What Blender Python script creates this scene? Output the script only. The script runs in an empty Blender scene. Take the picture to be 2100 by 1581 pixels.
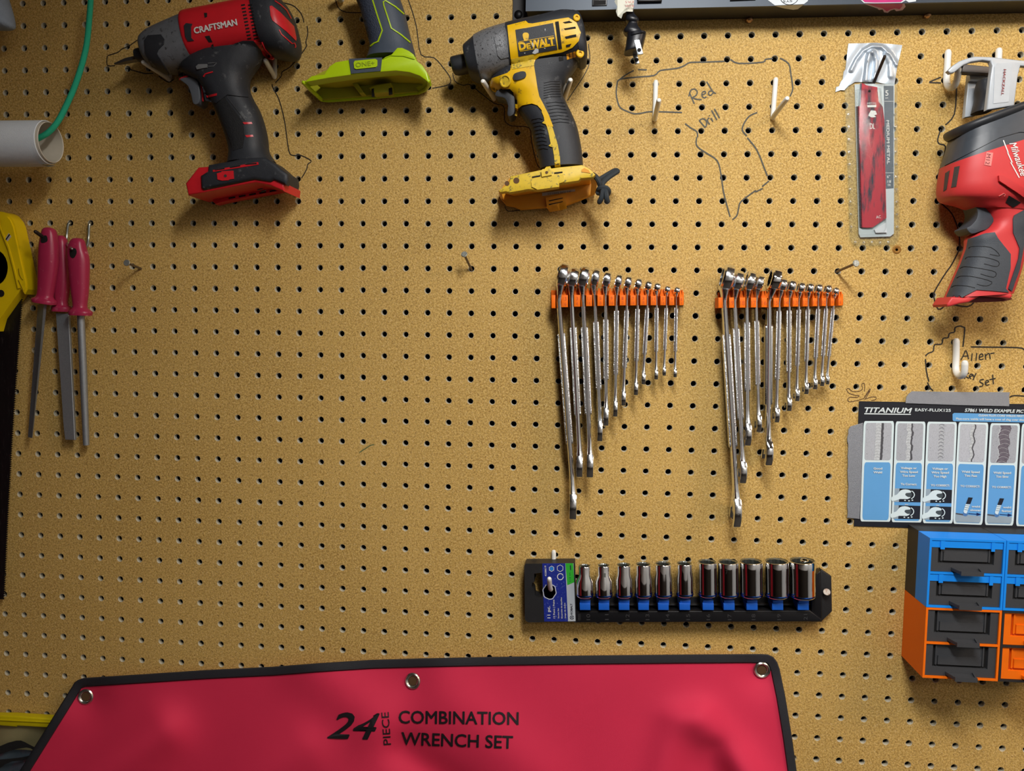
import bpy, bmesh, math, random
from mathutils import Vector as Vec, Matrix
from mathutils.bvhtree import BVHTree
from mathutils.geometry import delaunay_2d_cdt

# ------------------------------------------------------------------ camera, light, exposure
SC = bpy.context.scene
COL = SC.collection
FPX, CX, CY = 1640.0, 1050.0, 790.5
CAM = Vec((0.331815, -0.915008, 1.75 - 0.137259))
CROT = Matrix(((0.9960000560623109, -0.019514310022221613, 0.08719564225481537),
               (0.08844621726311043, 0.07667217694570776, -0.9931256939251204),
               (0.012694682970432539, 0.9968653715456076, 0.07809145944030953)))
cd = bpy.data.cameras.new('camera')
cd.sensor_width = 36.0
cd.lens = FPX / 2100.0 * 36.0
cd.clip_start = 0.01
co = bpy.data.objects.new('camera', cd)
COL.objects.link(co)
co.matrix_world = Matrix.Translation(CAM) @ CROT.to_4x4()
SC.camera = co
SC.view_settings.view_transform = 'Standard'
SC.view_settings.look = 'None'
SC.view_settings.gamma = 1.0
SC.view_settings.use_curve_mapping = False
SC.view_settings.exposure = 0.0
w = bpy.data.worlds.new('world'); SC.world = w
w.use_nodes = True
w.node_tree.nodes['Background'].inputs[0].default_value = (0.9, 0.75, 0.6, 1)
w.node_tree.nodes['Background'].inputs[1].default_value = 0.05


def area(name, loc, target, sx, sy, watt, col):
    l = bpy.data.lights.new(name, 'AREA')
    l.shape = 'RECTANGLE'; l.size = sx; l.size_y = sy; l.energy = watt; l.color = col
    o = bpy.data.objects.new(name, l); COL.objects.link(o)
    o.location = loc
    o.rotation_euler = (Vec(target) - Vec(loc)).to_track_quat('-Z', 'Y').to_euler()
    return o


# the shop light hung over the bench, above the picture, facing down and a little to the board
area('shop_light', (0.50, -0.82, 2.18), (0.93, -0.57, 1.317), 0.60, 0.09, 12.0, (1.0, 0.985, 0.955))
# warm ceiling fixture towards the side of the room
area('ceiling_light', (1.85, -0.95, 2.46), (1.85, -0.95, 0.0), 1.0, 0.30, 17.0, (1.0, 0.76, 0.56))
# added fill light by the far wall, brightening what the chrome reflects
area('chrome_fill_light', (1.45, -2.3, 2.46), (1.45, -2.3, 0.0), 1.2, 0.25, 10.0, (1.0, 0.93, 0.84))
SC.cycles.max_bounces = 6
SC.cycles.diffuse_bounces = 2
SC.cycles.glossy_bounces = 3
SC.cycles.transmission_bounces = 4
SC.cycles.transparent_max_bounces = 6
SC.cycles.caustics_reflective = False
SC.cycles.caustics_refractive = False
SC.cycles.use_denoising = True

# ------------------------------------------------------------------ helpers


def at(px, py, d=0.0):
    """Point of the place seen at photo pixel (px, py), d metres in front of the board."""
    v = CROT @ Vec(((px - CX) / FPX, -(py - CY) / FPX, -1.0))
    t = (-d - CAM.y) / v.y
    return CAM + v * t


def ray(px, py):
    return (CROT @ Vec(((px - CX) / FPX, -(py - CY) / FPX, -1.0))).normalized()


def to_px(p):
    c = CROT.transposed() @ (Vec(p) - CAM)
    return (CX + FPX * c.x / -c.z, CY - FPX * c.y / -c.z)


class Crop:
    """Coordinates measured in an enlarged part of the photograph."""
    def __init__(s, x, y, k): s.x, s.y, s.k = x, y, k
    def __call__(s, *pts): return [(s.x + u / s.k, s.y + v / s.k) for u, v in pts]
    def one(s, u, v): return (s.x + u / s.k, s.y + v / s.k)


def lin(c):
    c = c / 255.0
    return c / 12.92 if c <= 0.04045 else ((c + 0.055) / 1.055) ** 2.4


def rgb(r, g, b): return (lin(r), lin(g), lin(b), 1.0)


MATS = {}


def mat(name, col, rough=0.5, metal=0.0, var=0.10, vs=90.0, bump=0.0, bs=900.0, wear=None, coat=0.0,
        alpha=1.0, trans=0.0, aniso=None, spec=0.5):
    """Procedural material: base colour with noise variation, optional bump and wear (colour, share, scale)."""
    if name in MATS: return MATS[name]
    m = bpy.data.materials.new(name); MATS[name] = m
    m.use_nodes = True
    nt = m.node_tree; N = nt.nodes; L = nt.links
    b = N['Principled BSDF']
    b.inputs['Roughness'].default_value = rough
    b.inputs['Metallic'].default_value = metal
    b.inputs['Specular IOR Level'].default_value = spec
    b.inputs['Coat Weight'].default_value = coat
    b.inputs['Alpha'].default_value = alpha
    b.inputs['Transmission Weight'].default_value = trans
    tc = N.new('ShaderNodeTexCoord'); mp = N.new('ShaderNodeMapping')
    if aniso: mp.inputs['Scale'].default_value = aniso
    L.new(tc.outputs['Object'], mp.inputs['Vector'])
    n1 = N.new('ShaderNodeTexNoise'); n1.inputs['Scale'].default_value = vs; n1.inputs['Detail'].default_value = 4
    L.new(mp.outputs[0], n1.inputs['Vector'])
    mx = N.new('ShaderNodeMix'); mx.data_type = 'RGBA'; mx.blend_type = 'MIX'
    c = Vec(col[:3])
    mx.inputs[6].default_value = tuple(c * (1 - var)) + (1,)
    mx.inputs[7].default_value = tuple(min(1, x) for x in c * (1 + var)) + (1,)
    L.new(n1.outputs['Fac'], mx.inputs[0])
    out = mx.outputs[2]
    if wear:
        wc, amt, ws = wear
        n2 = N.new('ShaderNodeTexNoise'); n2.inputs['Scale'].default_value = ws; n2.inputs['Detail'].default_value = 6
        n2.inputs['Roughness'].default_value = 0.65
        L.new(mp.outputs[0], n2.inputs['Vector'])
        r = N.new('ShaderNodeValToRGB')
        r.color_ramp.elements[0].position = 0.62 - amt * 0.4
        r.color_ramp.elements[1].position = 0.70 - amt * 0.25
        L.new(n2.outputs['Fac'], r.inputs[0])
        m2 = N.new('ShaderNodeMix'); m2.data_type = 'RGBA'
        L.new(r.outputs[0], m2.inputs[0]); L.new(out, m2.inputs[6]); m2.inputs[7].default_value = wc
        out = m2.outputs[2]
    L.new(out, b.inputs['Base Color'])
    if bump:
        n3 = N.new('ShaderNodeTexNoise'); n3.inputs['Scale'].default_value = bs; n3.inputs['Detail'].default_value = 2
        L.new(mp.outputs[0], n3.inputs['Vector'])
        bp = N.new('ShaderNodeBump'); bp.inputs['Strength'].default_value = bump; bp.inputs['Distance'].default_value = 0.001
        L.new(n3.outputs['Fac'], bp.inputs['Height']); L.new(bp.outputs[0], b.inputs['Normal'])
    return m


def tag(o, label=None, cat=None, group=None, kind=None):
    if label: o['label'] = label
    if cat: o['category'] = cat
    if group: o['group'] = group
    if kind: o['kind'] = kind
    return o


def thing(name, label, cat, loc, group=None):
    o = bpy.data.objects.new(name, None); COL.objects.link(o)
    o.empty_display_size = 0.02
    o.location = Vec(loc)
    tag(o, label, cat, group)
    return o


def origin_of(p):
    v = Vec((0, 0, 0))
    while p is not None:
        v += p.location; p = p.parent
    return v


class M:
    """Collects shapes in place (world metres) and links them as ONE mesh object."""
    def __init__(s): s.v = []; s.f = []; s.mi = []
    def add(s, V, F, mi=0):
        n = len(s.v); s.v += [Vec(p) for p in V]; s.f += [[i + n for i in f] for f in F]; s.mi += [mi] * len(F)
        return s
    def bvh(s): return BVHTree.FromPolygons(s.v, s.f)
    def obj(s, name, mats, parent=None, angle=35, recalc=True, origin=None):
        if not isinstance(mats, (list, tuple)): mats = [mats]
        o0 = origin_of(parent) if parent is not None else (Vec(origin) if origin is not None else sum(s.v, Vec((0, 0, 0))) / max(1, len(s.v)))
        me = bpy.data.meshes.new(name)
        me.from_pydata([tuple(p - o0) for p in s.v], [], s.f)
        for m in mats: me.materials.append(m)
        if len(mats) > 1: me.polygons.foreach_set('material_index', s.mi)
        if recalc:
            bm = bmesh.new(); bm.from_mesh(me)
            bmesh.ops.recalc_face_normals(bm, faces=bm.faces)
            bm.to_mesh(me); bm.free()
        if angle:
            me.shade_smooth(); me.set_sharp_from_angle(angle=math.radians(angle))
        o = bpy.data.objects.new(name, me); COL.objects.link(o)
        if parent is None: o.location = o0
        else: o.parent = parent
        return o
    # ---- shapes
    def prism(s, poly, y0, y1, bev=0.0, seg=3, mi=0, back=False):
        """Outline [(x, z)] standing from depth y0 to y1 (metres in front of the board), front edge rounded by bev."""
        rings = [(0, y0)]
        if back and bev: rings = [(bev * (1 - math.cos(a)), y0 + bev * (1 - math.sin(a))) for a in [math.pi / 2 * k / seg for k in range(seg, -1, -1)]][::1]
        if bev:
            rings += [(bev * (1 - math.cos(a)), y1 - bev + bev * math.sin(a)) for a in [math.pi / 2 * k / seg for k in range(seg + 1)]]
        else: rings += [(0, y1)]
        n = len(poly); V = []; F = []
        for t, y in rings:
            V += [(x, -y, z) for x, z in (inset(poly, t) if t else poly)]
        for r in range(len(rings) - 1):
            for i in range(n):
                j = (i + 1) % n
                F.append([r * n + i, r * n + j, (r + 1) * n + j, (r + 1) * n + i])
        F.append(list(range(n))[::-1]); F.append([(len(rings) - 1) * n + i for i in range(n)])
        return s.add(V, F, mi)
    def box(s, a, b, mi=0):
        (x0, y0, z0), (x1, y1, z1) = a, b
        V = [(x, y, z) for x in (x0, x1) for y in (y0, y1) for z in (z0, z1)]
        return s.add(V, [[0, 1, 3, 2], [4, 6, 7, 5], [0, 4, 5, 1], [2, 3, 7, 6], [0, 2, 6, 4], [1, 5, 7, 3]], mi)
    def hexa(s, V, mi=0):
        """Eight corners: back quad then front quad."""
        return s.add(V, [[0, 1, 2, 3], [4, 7, 6, 5], [0, 4, 5, 1], [1, 5, 6, 2], [2, 6, 7, 3], [3, 7, 4, 0]], mi)
    def quad(s, pts, mi=0): return s.add(pts, [list(range(len(pts)))], mi)
    def tube(s, pts, r, seg=10, mi=0, cap=True, rnd=True):
        pts = [Vec(p) for p in pts]
        rs = list(r) if isinstance(r, (list, tuple)) else [r] * len(pts)
        if rnd:   # rounded ends
            d0 = (pts[0] - pts[1]).normalized(); d1 = (pts[-1] - pts[-2]).normalized()
            a, b_, ra, rb = pts[0], pts[-1], rs[0], rs[-1]
            pts = [a + d0 * ra * 0.92, a + d0 * ra * 0.7] + pts + [b_ + d1 * rb * 0.7, b_ + d1 * rb * 0.92]
            rs = [ra * 0.38, ra * 0.72] + rs + [rb * 0.72, rb * 0.38]
        n = len(pts); V = []; F = []; prev = None
        for i in range(n):
            t = (pts[min(i + 1, n - 1)] - pts[max(i - 1, 0)]).normalized()
            if prev is None:
                u = t.orthogonal().normalized()
            else:
                u = (prev - t * prev.dot(t)).normalized()
            prev = u; w_ = t.cross(u)
            for k in range(seg):
                a = 2 * math.pi * k / seg
                V.append(pts[i] + (u * math.cos(a) + w_ * math.sin(a)) * rs[i])
        for i in range(n - 1):
            for k in range(seg):
                j = (k + 1) % seg
                F.append([i * seg + k, i * seg + j, (i + 1) * seg + j, (i + 1) * seg + k])
        if cap: F.append(list(range(seg))[::-1]); F.append([(n - 1) * seg + k for k in range(seg)])
        return s.add(V, F, mi)
    def lathe(s, prof, o, axis, seg=24, mi=0, up=None):
        """Profile [(radius, distance along axis)] turned about an axis; open profile ends are capped when r > 0."""
        ax = Vec(axis).normalized(); o = Vec(o)
        u = ax.orthogonal().normalized() if up is None else (Vec(up) - ax * Vec(up).dot(ax)).normalized()
        w_ = ax.cross(u); V = []; F = []
        for r, t in prof:
            for k in range(seg):
                a = 2 * math.pi * k / seg
                V.append(o + ax * t + (u * math.cos(a) + w_ * math.sin(a)) * max(r, 1e-5))
        for i in range(len(prof) - 1):
            for k in range(seg):
                j = (k + 1) % seg
                F.append([i * seg + k, i * seg + j, (i + 1) * seg + j, (i + 1) * seg + k])
        F.append(list(range(seg))[::-1]); F.append([(len(prof) - 1) * seg + k for k in range(seg)])
        return s.add(V, F, mi)
    def loft(s, secs, seg=28, sub=3, mi=0, flat=None):
        """Sections (edge pixel a, edge pixel b, depth of the middle, half thickness[, squareness]) joined along a spine."""
        P = []
        for q in secs:
            a, b, dc, h = q[:4]; n = q[4] if len(q) > 4 else 2.6
            A = at(*a, dc); B = at(*b, dc)
            P.append((A, B, dc, h, n))
        Q = []
        for i in range(len(P) - 1):
            p0, p1, p2, p3 = P[max(i - 1, 0)], P[i], P[i + 1], P[min(i + 2, len(P) - 1)]
            for k in range(sub):
                Q.append(tuple(crm(p0[c], p1[c], p2[c], p3[c], k / sub) for c in range(5)))
        Q.append(P[-1]); V = []; F = []
        for A, B, dc, h, n in Q:
            c = (A + B) / 2; u = (B - A) / 2
            for k in range(seg):
                t = 2 * math.pi * k / seg
                ct, st = math.cos(t), math.sin(t)
                x = math.copysign(abs(ct) ** (2 / n), ct); y = math.copysign(abs(st) ** (2 / n), st)
                V.append(c + u * x + Vec((0, -1, 0)) * (h * y))
        for i in range(len(Q) - 1):
            for k in range(seg):
                j = (k + 1) % seg
                F.append([i * seg + k, i * seg + j, (i + 1) * seg + j, (i + 1) * seg + k])
        F.append(list(range(seg))[::-1]); F.append([(len(Q) - 1) * seg + k for k in range(seg)])
        return s.add(V, F, mi)
    def flatpoly(s, pts, d, mi=0):
        """Flat print: a pixel outline lying at depth d."""
        return s.add([at(x, y, d) for x, y in pts], [list(range(len(pts)))], mi)
    def flatmesh(s, V2, F, d, mi=0): return s.add([at(x, y, d) for x, y in V2], F, mi)
    def ribbon(s, pts, wpx, d, mi=0):
        """A drawn stroke wpx pixels wide lying at depth d."""
        P = [at(x, y, d) for x, y in pts]; n = len(P); hw = wpx * 0.00029; V = []; F = []
        for i in range(n):
            t = P[min(i + 1, n - 1)] - P[max(i - 1, 0)]
            u = Vec((-t.z, 0, t.x)); u = u.normalized() if u.length > 1e-9 else Vec((0, 0, 1))
            V += [P[i] + u * hw, P[i] - u * hw]
        for i in range(n - 1): F.append([2 * i, 2 * i + 1, 2 * i + 3, 2 * i + 2])
        return s.add(V, F, mi)
    def patch(s, poly, bvh, lift=0.0008, res=4.0, mi=0, dflt=0.05, sink=0.0008):
        """A plate following the surface under it: pixel outline laid onto bvh, proud by lift, with a rim."""
        B = []
        n = len(poly)
        for i in range(n):
            (x0, y0), (x1, y1) = poly[i], poly[(i + 1) % n]
            k = max(1, int(math.hypot(x1 - x0, y1 - y0) / res))
            for j in range(k): B.append((x0 + (x1 - x0) * j / k, y0 + (y1 - y0) * j / k))
        xs = [p[0] for p in B]; ys = [p[1] for p in B]; I = []
        nx = max(1, int((max(xs) - min(xs)) / res)); ny = max(1, int((max(ys) - min(ys)) / res))
        for a in range(nx):
            for b in range(ny):
                q = (min(xs) + (a + 0.5) * res, min(ys) + (b + 0.5 + 0.25 * (a % 2)) * res)
                if inside(q, B) and min((q[0] - p[0]) ** 2 + (q[1] - p[1]) ** 2 for p in B) > (0.4 * res) ** 2: I.append(q)
        pts = [Vec(p) for p in B + I]
        r = delaunay_2d_cdt(pts, [], [list(range(len(B)))], 1, 1e-4)
        V2, F = r[0], r[2]
        hits = []
        for p in V2:
            h = bvh.ray_cast(CAM, ray(p[0], p[1]))
            hits.append((h[0], h[1]) if h[0] is not None else None)
        good = [h[0] for h in hits if h]
        dm = sum(-g.y for g in good) / len(good) if good else dflt
        T = []; U = []
        for p, h in zip(V2, hits):
            if h is None:
                g = min(good, key=lambda a: (a - at(p[0], p[1], -a.y)).length) if good else None
                q = at(p[0], p[1], -g.y if g is not None else dm); nn = Vec((0, -1, 0))
            else:
                q, nn = h
                if nn.dot(ray(p[0], p[1])) > 0: nn = -nn
                nn = (nn + Vec((0, -0.6, 0))).normalized()
            T.append(q + nn * lift); U.append(q - nn * sink)
        N = len(T); E = {}
        for f in F:
            for i in range(len(f)):
                e = (f[i], f[(i + 1) % len(f)]); E[e] = E.get(e, 0) + 1
        rim = [e for e in E if (e[1], e[0]) not in E]
        FF = [list(f) for f in F] + [[a, b, b + N, a + N] for a, b in rim]
        return s.add(T + U, FF, mi)
    def line_patch(s, pts, wpx, bvh, lift=0.0006, mi=0):
        return s.patch(stroke(pts, wpx), bvh, lift, res=max(2.0, wpx * 0.7), mi=mi)


def crm(a, b, c, d, t):
    return 0.5 * (2 * b + (c - a) * t + (2 * a - 5 * b + 4 * c - d) * t * t + (3 * b - a - 3 * c + d) * t ** 3)


def inset(poly, t):
    n = len(poly); A = sum(poly[i][0] * poly[(i + 1) % n][1] - poly[(i + 1) % n][0] * poly[i][1] for i in range(n))
    sg = 1 if A > 0 else -1; out = []
    for i in range(n):
        p0, p1, p2 = poly[i - 1], poly[i], poly[(i + 1) % n]
        d1 = Vec((p1[0] - p0[0], p1[1] - p0[1])); d2 = Vec((p2[0] - p1[0], p2[1] - p1[1]))
        d1 = d1.normalized() if d1.length > 1e-9 else d2.normalized(); d2 = d2.normalized() if d2.length > 1e-9 else d1
        n1 = Vec((-d1.y, d1.x)) * sg; n2 = Vec((-d2.y, d2.x)) * sg
        m = n1 + n2
        if m.length < 1e-6: m = n1
        m.normalize(); k = 1 / max(0.5, m.dot(n1))
        out.append((p1[0] + m.x * t * k, p1[1] + m.y * t * k))
    return out


def inside(q, P):
    c = False; n = len(P)
    for i in range(n):
        (x0, y0), (x1, y1) = P[i], P[(i + 1) % n]
        if (y0 > q[1]) != (y1 > q[1]) and q[0] < (x1 - x0) * (q[1] - y0) / (y1 - y0) + x0: c = not c
    return c


def sm(pts, k=4, closed=True):
    """Catmull-Rom through the points."""
    n = len(pts); out = []
    rng = range(n) if closed else range(n - 1)
    for i in rng:
        g = (lambda j: Vec(pts[j % n])) if closed else (lambda j: Vec(pts[min(max(j, 0), n - 1)]))
        a, b, c, d = g(i - 1), g(i), g(i + 1), g(i + 2)
        for j in range(k): out.append(tuple(crm(a, b, c, d, j / k)))
    if not closed: out.append(tuple(pts[-1]))
    return out


def stroke(pts, w):
    L = []; R = []; n = len(pts)
    for i in range(n):
        x0, y0 = pts[max(i - 1, 0)]; x1, y1 = pts[min(i + 1, n - 1)]
        l = math.hypot(x1 - x0, y1 - y0) or 1; ux, uy = -(y1 - y0) / l, (x1 - x0) / l
        L.append((pts[i][0] + ux * w / 2, pts[i][1] + uy * w / 2)); R.append((pts[i][0] - ux * w / 2, pts[i][1] - uy * w / 2))
    return L + R[::-1]


def xz(pts, d): return [(lambda p: (p.x, p.z))(at(x, y, d)) for x, y in pts]


def rrect(x0, y0, x1, y1, r, k=3):
    """Rounded rectangle outline (any 2D frame)."""
    out = []
    for cx, cy, a0 in ((x1 - r, y1 - r, 0), (x0 + r, y1 - r, 90), (x0 + r, y0 + r, 180), (x1 - r, y0 + r, 270)):
        for j in range(k + 1):
            a = math.radians(a0 + 90 * j / k); out.append((cx + r * math.cos(a), cy + r * math.sin(a)))
    return out


def circ(c, r, n=20, ry=None): return [(c[0] + r * math.cos(2 * math.pi * k / n), c[1] + (ry or r) * math.sin(2 * math.pi * k / n)) for k in range(n)]


def qmap(Q, uv):
    """Bilinear map of unit-square points into a pixel quad (tl, tr, br, bl)."""
    a, b, c, d = [Vec(p) for p in Q]
    return [tuple((a * (1 - u) + b * u) * (1 - v) + (d * (1 - u) + c * u) * v) for u, v in uv]


TXT = {}


def text2d(body, bold=0.0, shear=0.0):
    key = (body, bold, shear)
    if key not in TXT:
        cu = bpy.data.curves.new('t', 'FONT'); cu.body = body; cu.offset = bold; cu.shear = shear; cu.resolution_u = 3
        o = bpy.data.objects.new('t', cu)
        me = bpy.data.meshes.new_from_object(o)
        V = [(v.co.x, v.co.y) for v in me.vertices]; F = [list(p.vertices) for p in me.polygons]
        bpy.data.objects.remove(o); bpy.data.curves.remove(cu); bpy.data.meshes.remove(me)
        x0 = min(v[0] for v in V); x1 = max(v[0] for v in V)
        TXT[key] = ([((x - x0) / (x1 - x0), y / 0.73) for x, y in V], F)
    return TXT[key]


def put_text(m, body, p0, p1, h, d=None, bvh=None, bold=0.0, shear=0.0, lift=0.0003, mi=0, up=None):
    """Lettering from pixel p0 to p1 along its baseline, capitals h pixels high, flat at depth d or laid onto bvh."""
    V, F = text2d(body, 0.0, shear)
    dx, dy = p1[0] - p0[0], p1[1] - p0[1]; l = math.hypot(dx, dy)
    ux, uy = (dy / l, -dx / l) if up is None else up
    P0 = [(p0[0] + dx * u + ux * h * v, p0[1] + dy * u + uy * h * v) for u, v in V]
    e = max(0.0, bold) * h * 1.5
    ncopy = 0
    for ox, oy in ([(0, 0)] if e < 1e-6 else [(e * math.cos(k * math.pi / 4), e * math.sin(k * math.pi / 4)) for k in range(8)]):
        P = [(x + ox, y + oy) for x, y in P0]
        if bvh is None:
            m.flatmesh(P, F, d + ncopy * 3e-5, mi); ncopy += 1; continue
        W = []; last = None
        for p in P:
            r = ray(*p); q = bvh.ray_cast(CAM, r)
            if q[0] is None: W.append(last or at(p[0], p[1], d or 0.05))
            else: last = q[0] - r * ((lift + ncopy * 3e-5) / max(0.3, abs(r.y))); W.append(last)
        m.add(W, F, mi); ncopy += 1
    return m


def hfield(x0, y0, x1, y1, n, D):
    """Undulating surface over a pixel window, as a bvh to lay plates onto."""
    V = [at(x0 + (x1 - x0) * i / n, y0 + (y1 - y0) * j / n, D(x0 + (x1 - x0) * i / n, y0 + (y1 - y0) * j / n)) for j in range(n + 1) for i in range(n + 1)]
    F = [[j * (n + 1) + i, j * (n + 1) + i + 1, (j + 1) * (n + 1) + i + 1, (j + 1) * (n + 1) + i] for j in range(n) for i in range(n)]
    return BVHTree.FromPolygons(V, F)


def seg_dist(x, y, pts):
    best = 1e9
    for (x0, y0), (x1, y1) in zip(pts, pts[1:]):
        dx, dy = x1 - x0, y1 - y0; t = max(0, min(1, ((x - x0) * dx + (y - y0) * dy) / (dx * dx + dy * dy + 1e-9)))
        best = min(best, math.hypot(x - x0 - dx * t, y - y0 - dy * t))
    return best


def clear_film(name, tint=(0.95, 0.97, 0.97, 1), refl=0.03, rough=0.06):
    """Thin clear plastic: mostly see-through with a glossy sheen."""
    if name in MATS: return MATS[name]
    m = bpy.data.materials.new(name); MATS[name] = m; m.use_nodes = True
    N = m.node_tree.nodes; L = m.node_tree.links; N.remove(N['Principled BSDF'])
    tr = N.new('ShaderNodeBsdfTransparent'); tr.inputs[0].default_value = tint
    gl = N.new('ShaderNodeBsdfGlossy'); gl.inputs['Roughness'].default_value = rough
    lw = N.new('ShaderNodeLayerWeight'); lw.inputs[0].default_value = 0.25
    ma = N.new('ShaderNodeMath'); ma.operation = 'MULTIPLY_ADD'; ma.inputs[1].default_value = 0.25; ma.inputs[2].default_value = refl
    no = N.new('ShaderNodeTexNoise'); no.inputs['Scale'].default_value = 120
    bp = N.new('ShaderNodeBump'); bp.inputs['Strength'].default_value = 0.15; bp.inputs['Distance'].default_value = 0.001
    L.new(no.outputs['Fac'], bp.inputs['Height']); L.new(bp.outputs[0], gl.inputs['Normal'])
    mx = N.new('ShaderNodeMixShader'); L.new(lw.outputs['Facing'], ma.inputs[0]); L.new(ma.outputs[0], mx.inputs[0])
    L.new(tr.outputs[0], mx.inputs[1]); L.new(gl.outputs[0], mx.inputs[2]); L.new(mx.outputs[0], N['Material Output'].inputs[0])
    return m


def copy_tree(o, parent=None):
    c = o.copy(); COL.objects.link(c); c.parent = parent
    for ch in o.children: copy_tree(ch, c)
    return c

# ------------------------------------------------------------------ the setting
PITCH = 0.0254


def board_material():
    m = bpy.data.materials.new('hardboard'); m.use_nodes = True
    nt = m.node_tree; N = nt.nodes; L = nt.links; b = N['Principled BSDF']
    b.inputs['Roughness'].default_value = 0.62
    b.inputs['Specular IOR Level'].default_value = 0.25
    tc = N.new('ShaderNodeTexCoord')
    def noise(scale, rot, det=3, sc=None, rough=0.5, kind='POINT'):
        mp = N.new('ShaderNodeMapping'); mp.vector_type = kind; mp.inputs['Rotation'].default_value = (0, rot, 0)
        mp.inputs['Scale'].default_value = sc or (1, 1, 1)
        L.new(tc.outputs['Object'], mp.inputs['Vector'])
        n = N.new('ShaderNodeTexNoise'); n.inputs['Scale'].default_value = scale; n.inputs['Detail'].default_value = det
        n.inputs['Roughness'].default_value = rough
        L.new(mp.outputs[0], n.inputs['Vector']); return n.outputs['Fac']
    def ramp(v, p0, p1):
        r = N.new('ShaderNodeMapRange'); r.inputs[1].default_value = p0; r.inputs[2].default_value = p1; r.clamp = True
        L.new(v, r.inputs[0]); return r.outputs[0]
    def mix(f, a, c, mode='MIX', fac=None):
        x = N.new('ShaderNodeMix'); x.data_type = 'RGBA'; x.blend_type = mode
        if f is not None: L.new(f, x.inputs[0])
        else: x.inputs[0].default_value = fac
        for s_, v in ((6, a), (7, c)):
            if isinstance(v, tuple): x.inputs[s_].default_value = v
            else: L.new(v, x.inputs[s_])
        return x.outputs[2]
    base = mix(ramp(noise(6, 0, 3), 0.3, 0.7), rgb(184, 145, 75), rgb(204, 164, 90))
    base = mix(ramp(noise(520, 0.3, 1), 0.38, 0.66), base, rgb(228, 192, 115))
    # fibres lying every which way
    for rot in (0.25, 1.2, 2.3):
        f = noise(1350, rot, 1, (4.5, 1, 1), kind='TEXTURE')
        base = mix(ramp(f, 0.60, 0.80), base, rgb(104, 68, 30))
    f2 = noise(1200, 0.8, 1, (4.5, 1, 1), kind='TEXTURE')
    base = mix(ramp(f2, 0.58, 0.78), base, rgb(240, 210, 150))
    L.new(base, b.inputs['Base Color'])
    bp = N.new('ShaderNodeBump'); bp.inputs['Strength'].default_value = 0.25; bp.inputs['Distance'].default_value = 0.0008
    L.new(f2, bp.inputs['Height']); L.new(bp.outputs[0], b.inputs['Normal'])
    return m


M_BOARD = board_material()
M_FIBRE = mat('raw_fibre', rgb(205, 196, 172), 0.8, var=0.2, vs=900, bump=0.4)
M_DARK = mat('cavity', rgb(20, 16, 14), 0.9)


def build_board():
    I0, I1, J0, J1 = -19, 36, -13, 30
    m = M(); seg = 20; h = PITCH / 2
    per = []
    for k in range(seg):
        a = 2 * math.pi * (k + 0.5) / seg
        c, s_ = math.cos(a), math.sin(a); t = h / max(abs(c), abs(s_)); per.append((c * t, s_ * t))
    # square corners must stay square: snap the four vertices nearest the diagonals
    for q in range(4):
        a = math.pi / 4 + q * math.pi / 2
        k = min(range(seg), key=lambda i: abs(math.atan2(math.sin(2 * math.pi * (i + .5) / seg - a), math.cos(2 * math.pi * (i + .5) / seg - a))))
        per[k] = (math.copysign(h, math.cos(a)), math.copysign(h, math.sin(a)))
    V = []; F = []; MI = []
    random.seed(5)
    for i in range(I0, I1 + 1):
        for j in range(J0, J1 + 1):
            cx, cz = i * PITCH, 1.75 - j * PITCH; n = len(V); r = random.uniform(0.00305, 0.0033)
            V += [(cx + x, 0, cz + z) for x, z in per]
            for rr, y in ((r + 0.00042, 0.0), (r, 0.0004), (r, 0.006)):
                for k in range(seg):
                    a = 2 * math.pi * (k + 0.5) / seg
                    w_ = rr * (1 + random.uniform(-0.03, 0.03))
                    V.append((cx + w_ * math.cos(a), y, cz + w_ * math.sin(a)))
            for ring in range(3):
                for k in range(seg):
                    l = (k + 1) % seg
                    F.append([n + ring * seg + k, n + ring * seg + l, n + (ring + 1) * seg + l, n + (ring + 1) * seg + k])
                    MI.append(0 if ring == 0 else 1)
    x0, x1 = (I0 - .5) * PITCH, (I1 + .5) * PITCH; z1, z0 = 1.75 - (J0 - .5) * PITCH, 1.75 - (J1 + .5) * PITCH
    me = bpy.data.meshes.new('wall_back'); me.from_pydata(V, [], F)
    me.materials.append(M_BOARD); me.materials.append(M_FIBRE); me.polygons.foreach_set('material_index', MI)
    o = bpy.data.objects.new('wall_back', me); COL.objects.link(o)
    tag(o, 'brown hardboard pegboard wall with rows of round holes', 'wall', kind='structure')
    return o, (x0, x1, z0, z1)


BOARD, BX = build_board()


def struct(name, m, material, label, cat):
    o = m.obj(name, material, angle=0, recalc=False); tag(o, label, cat, kind='structure'); return o


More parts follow.
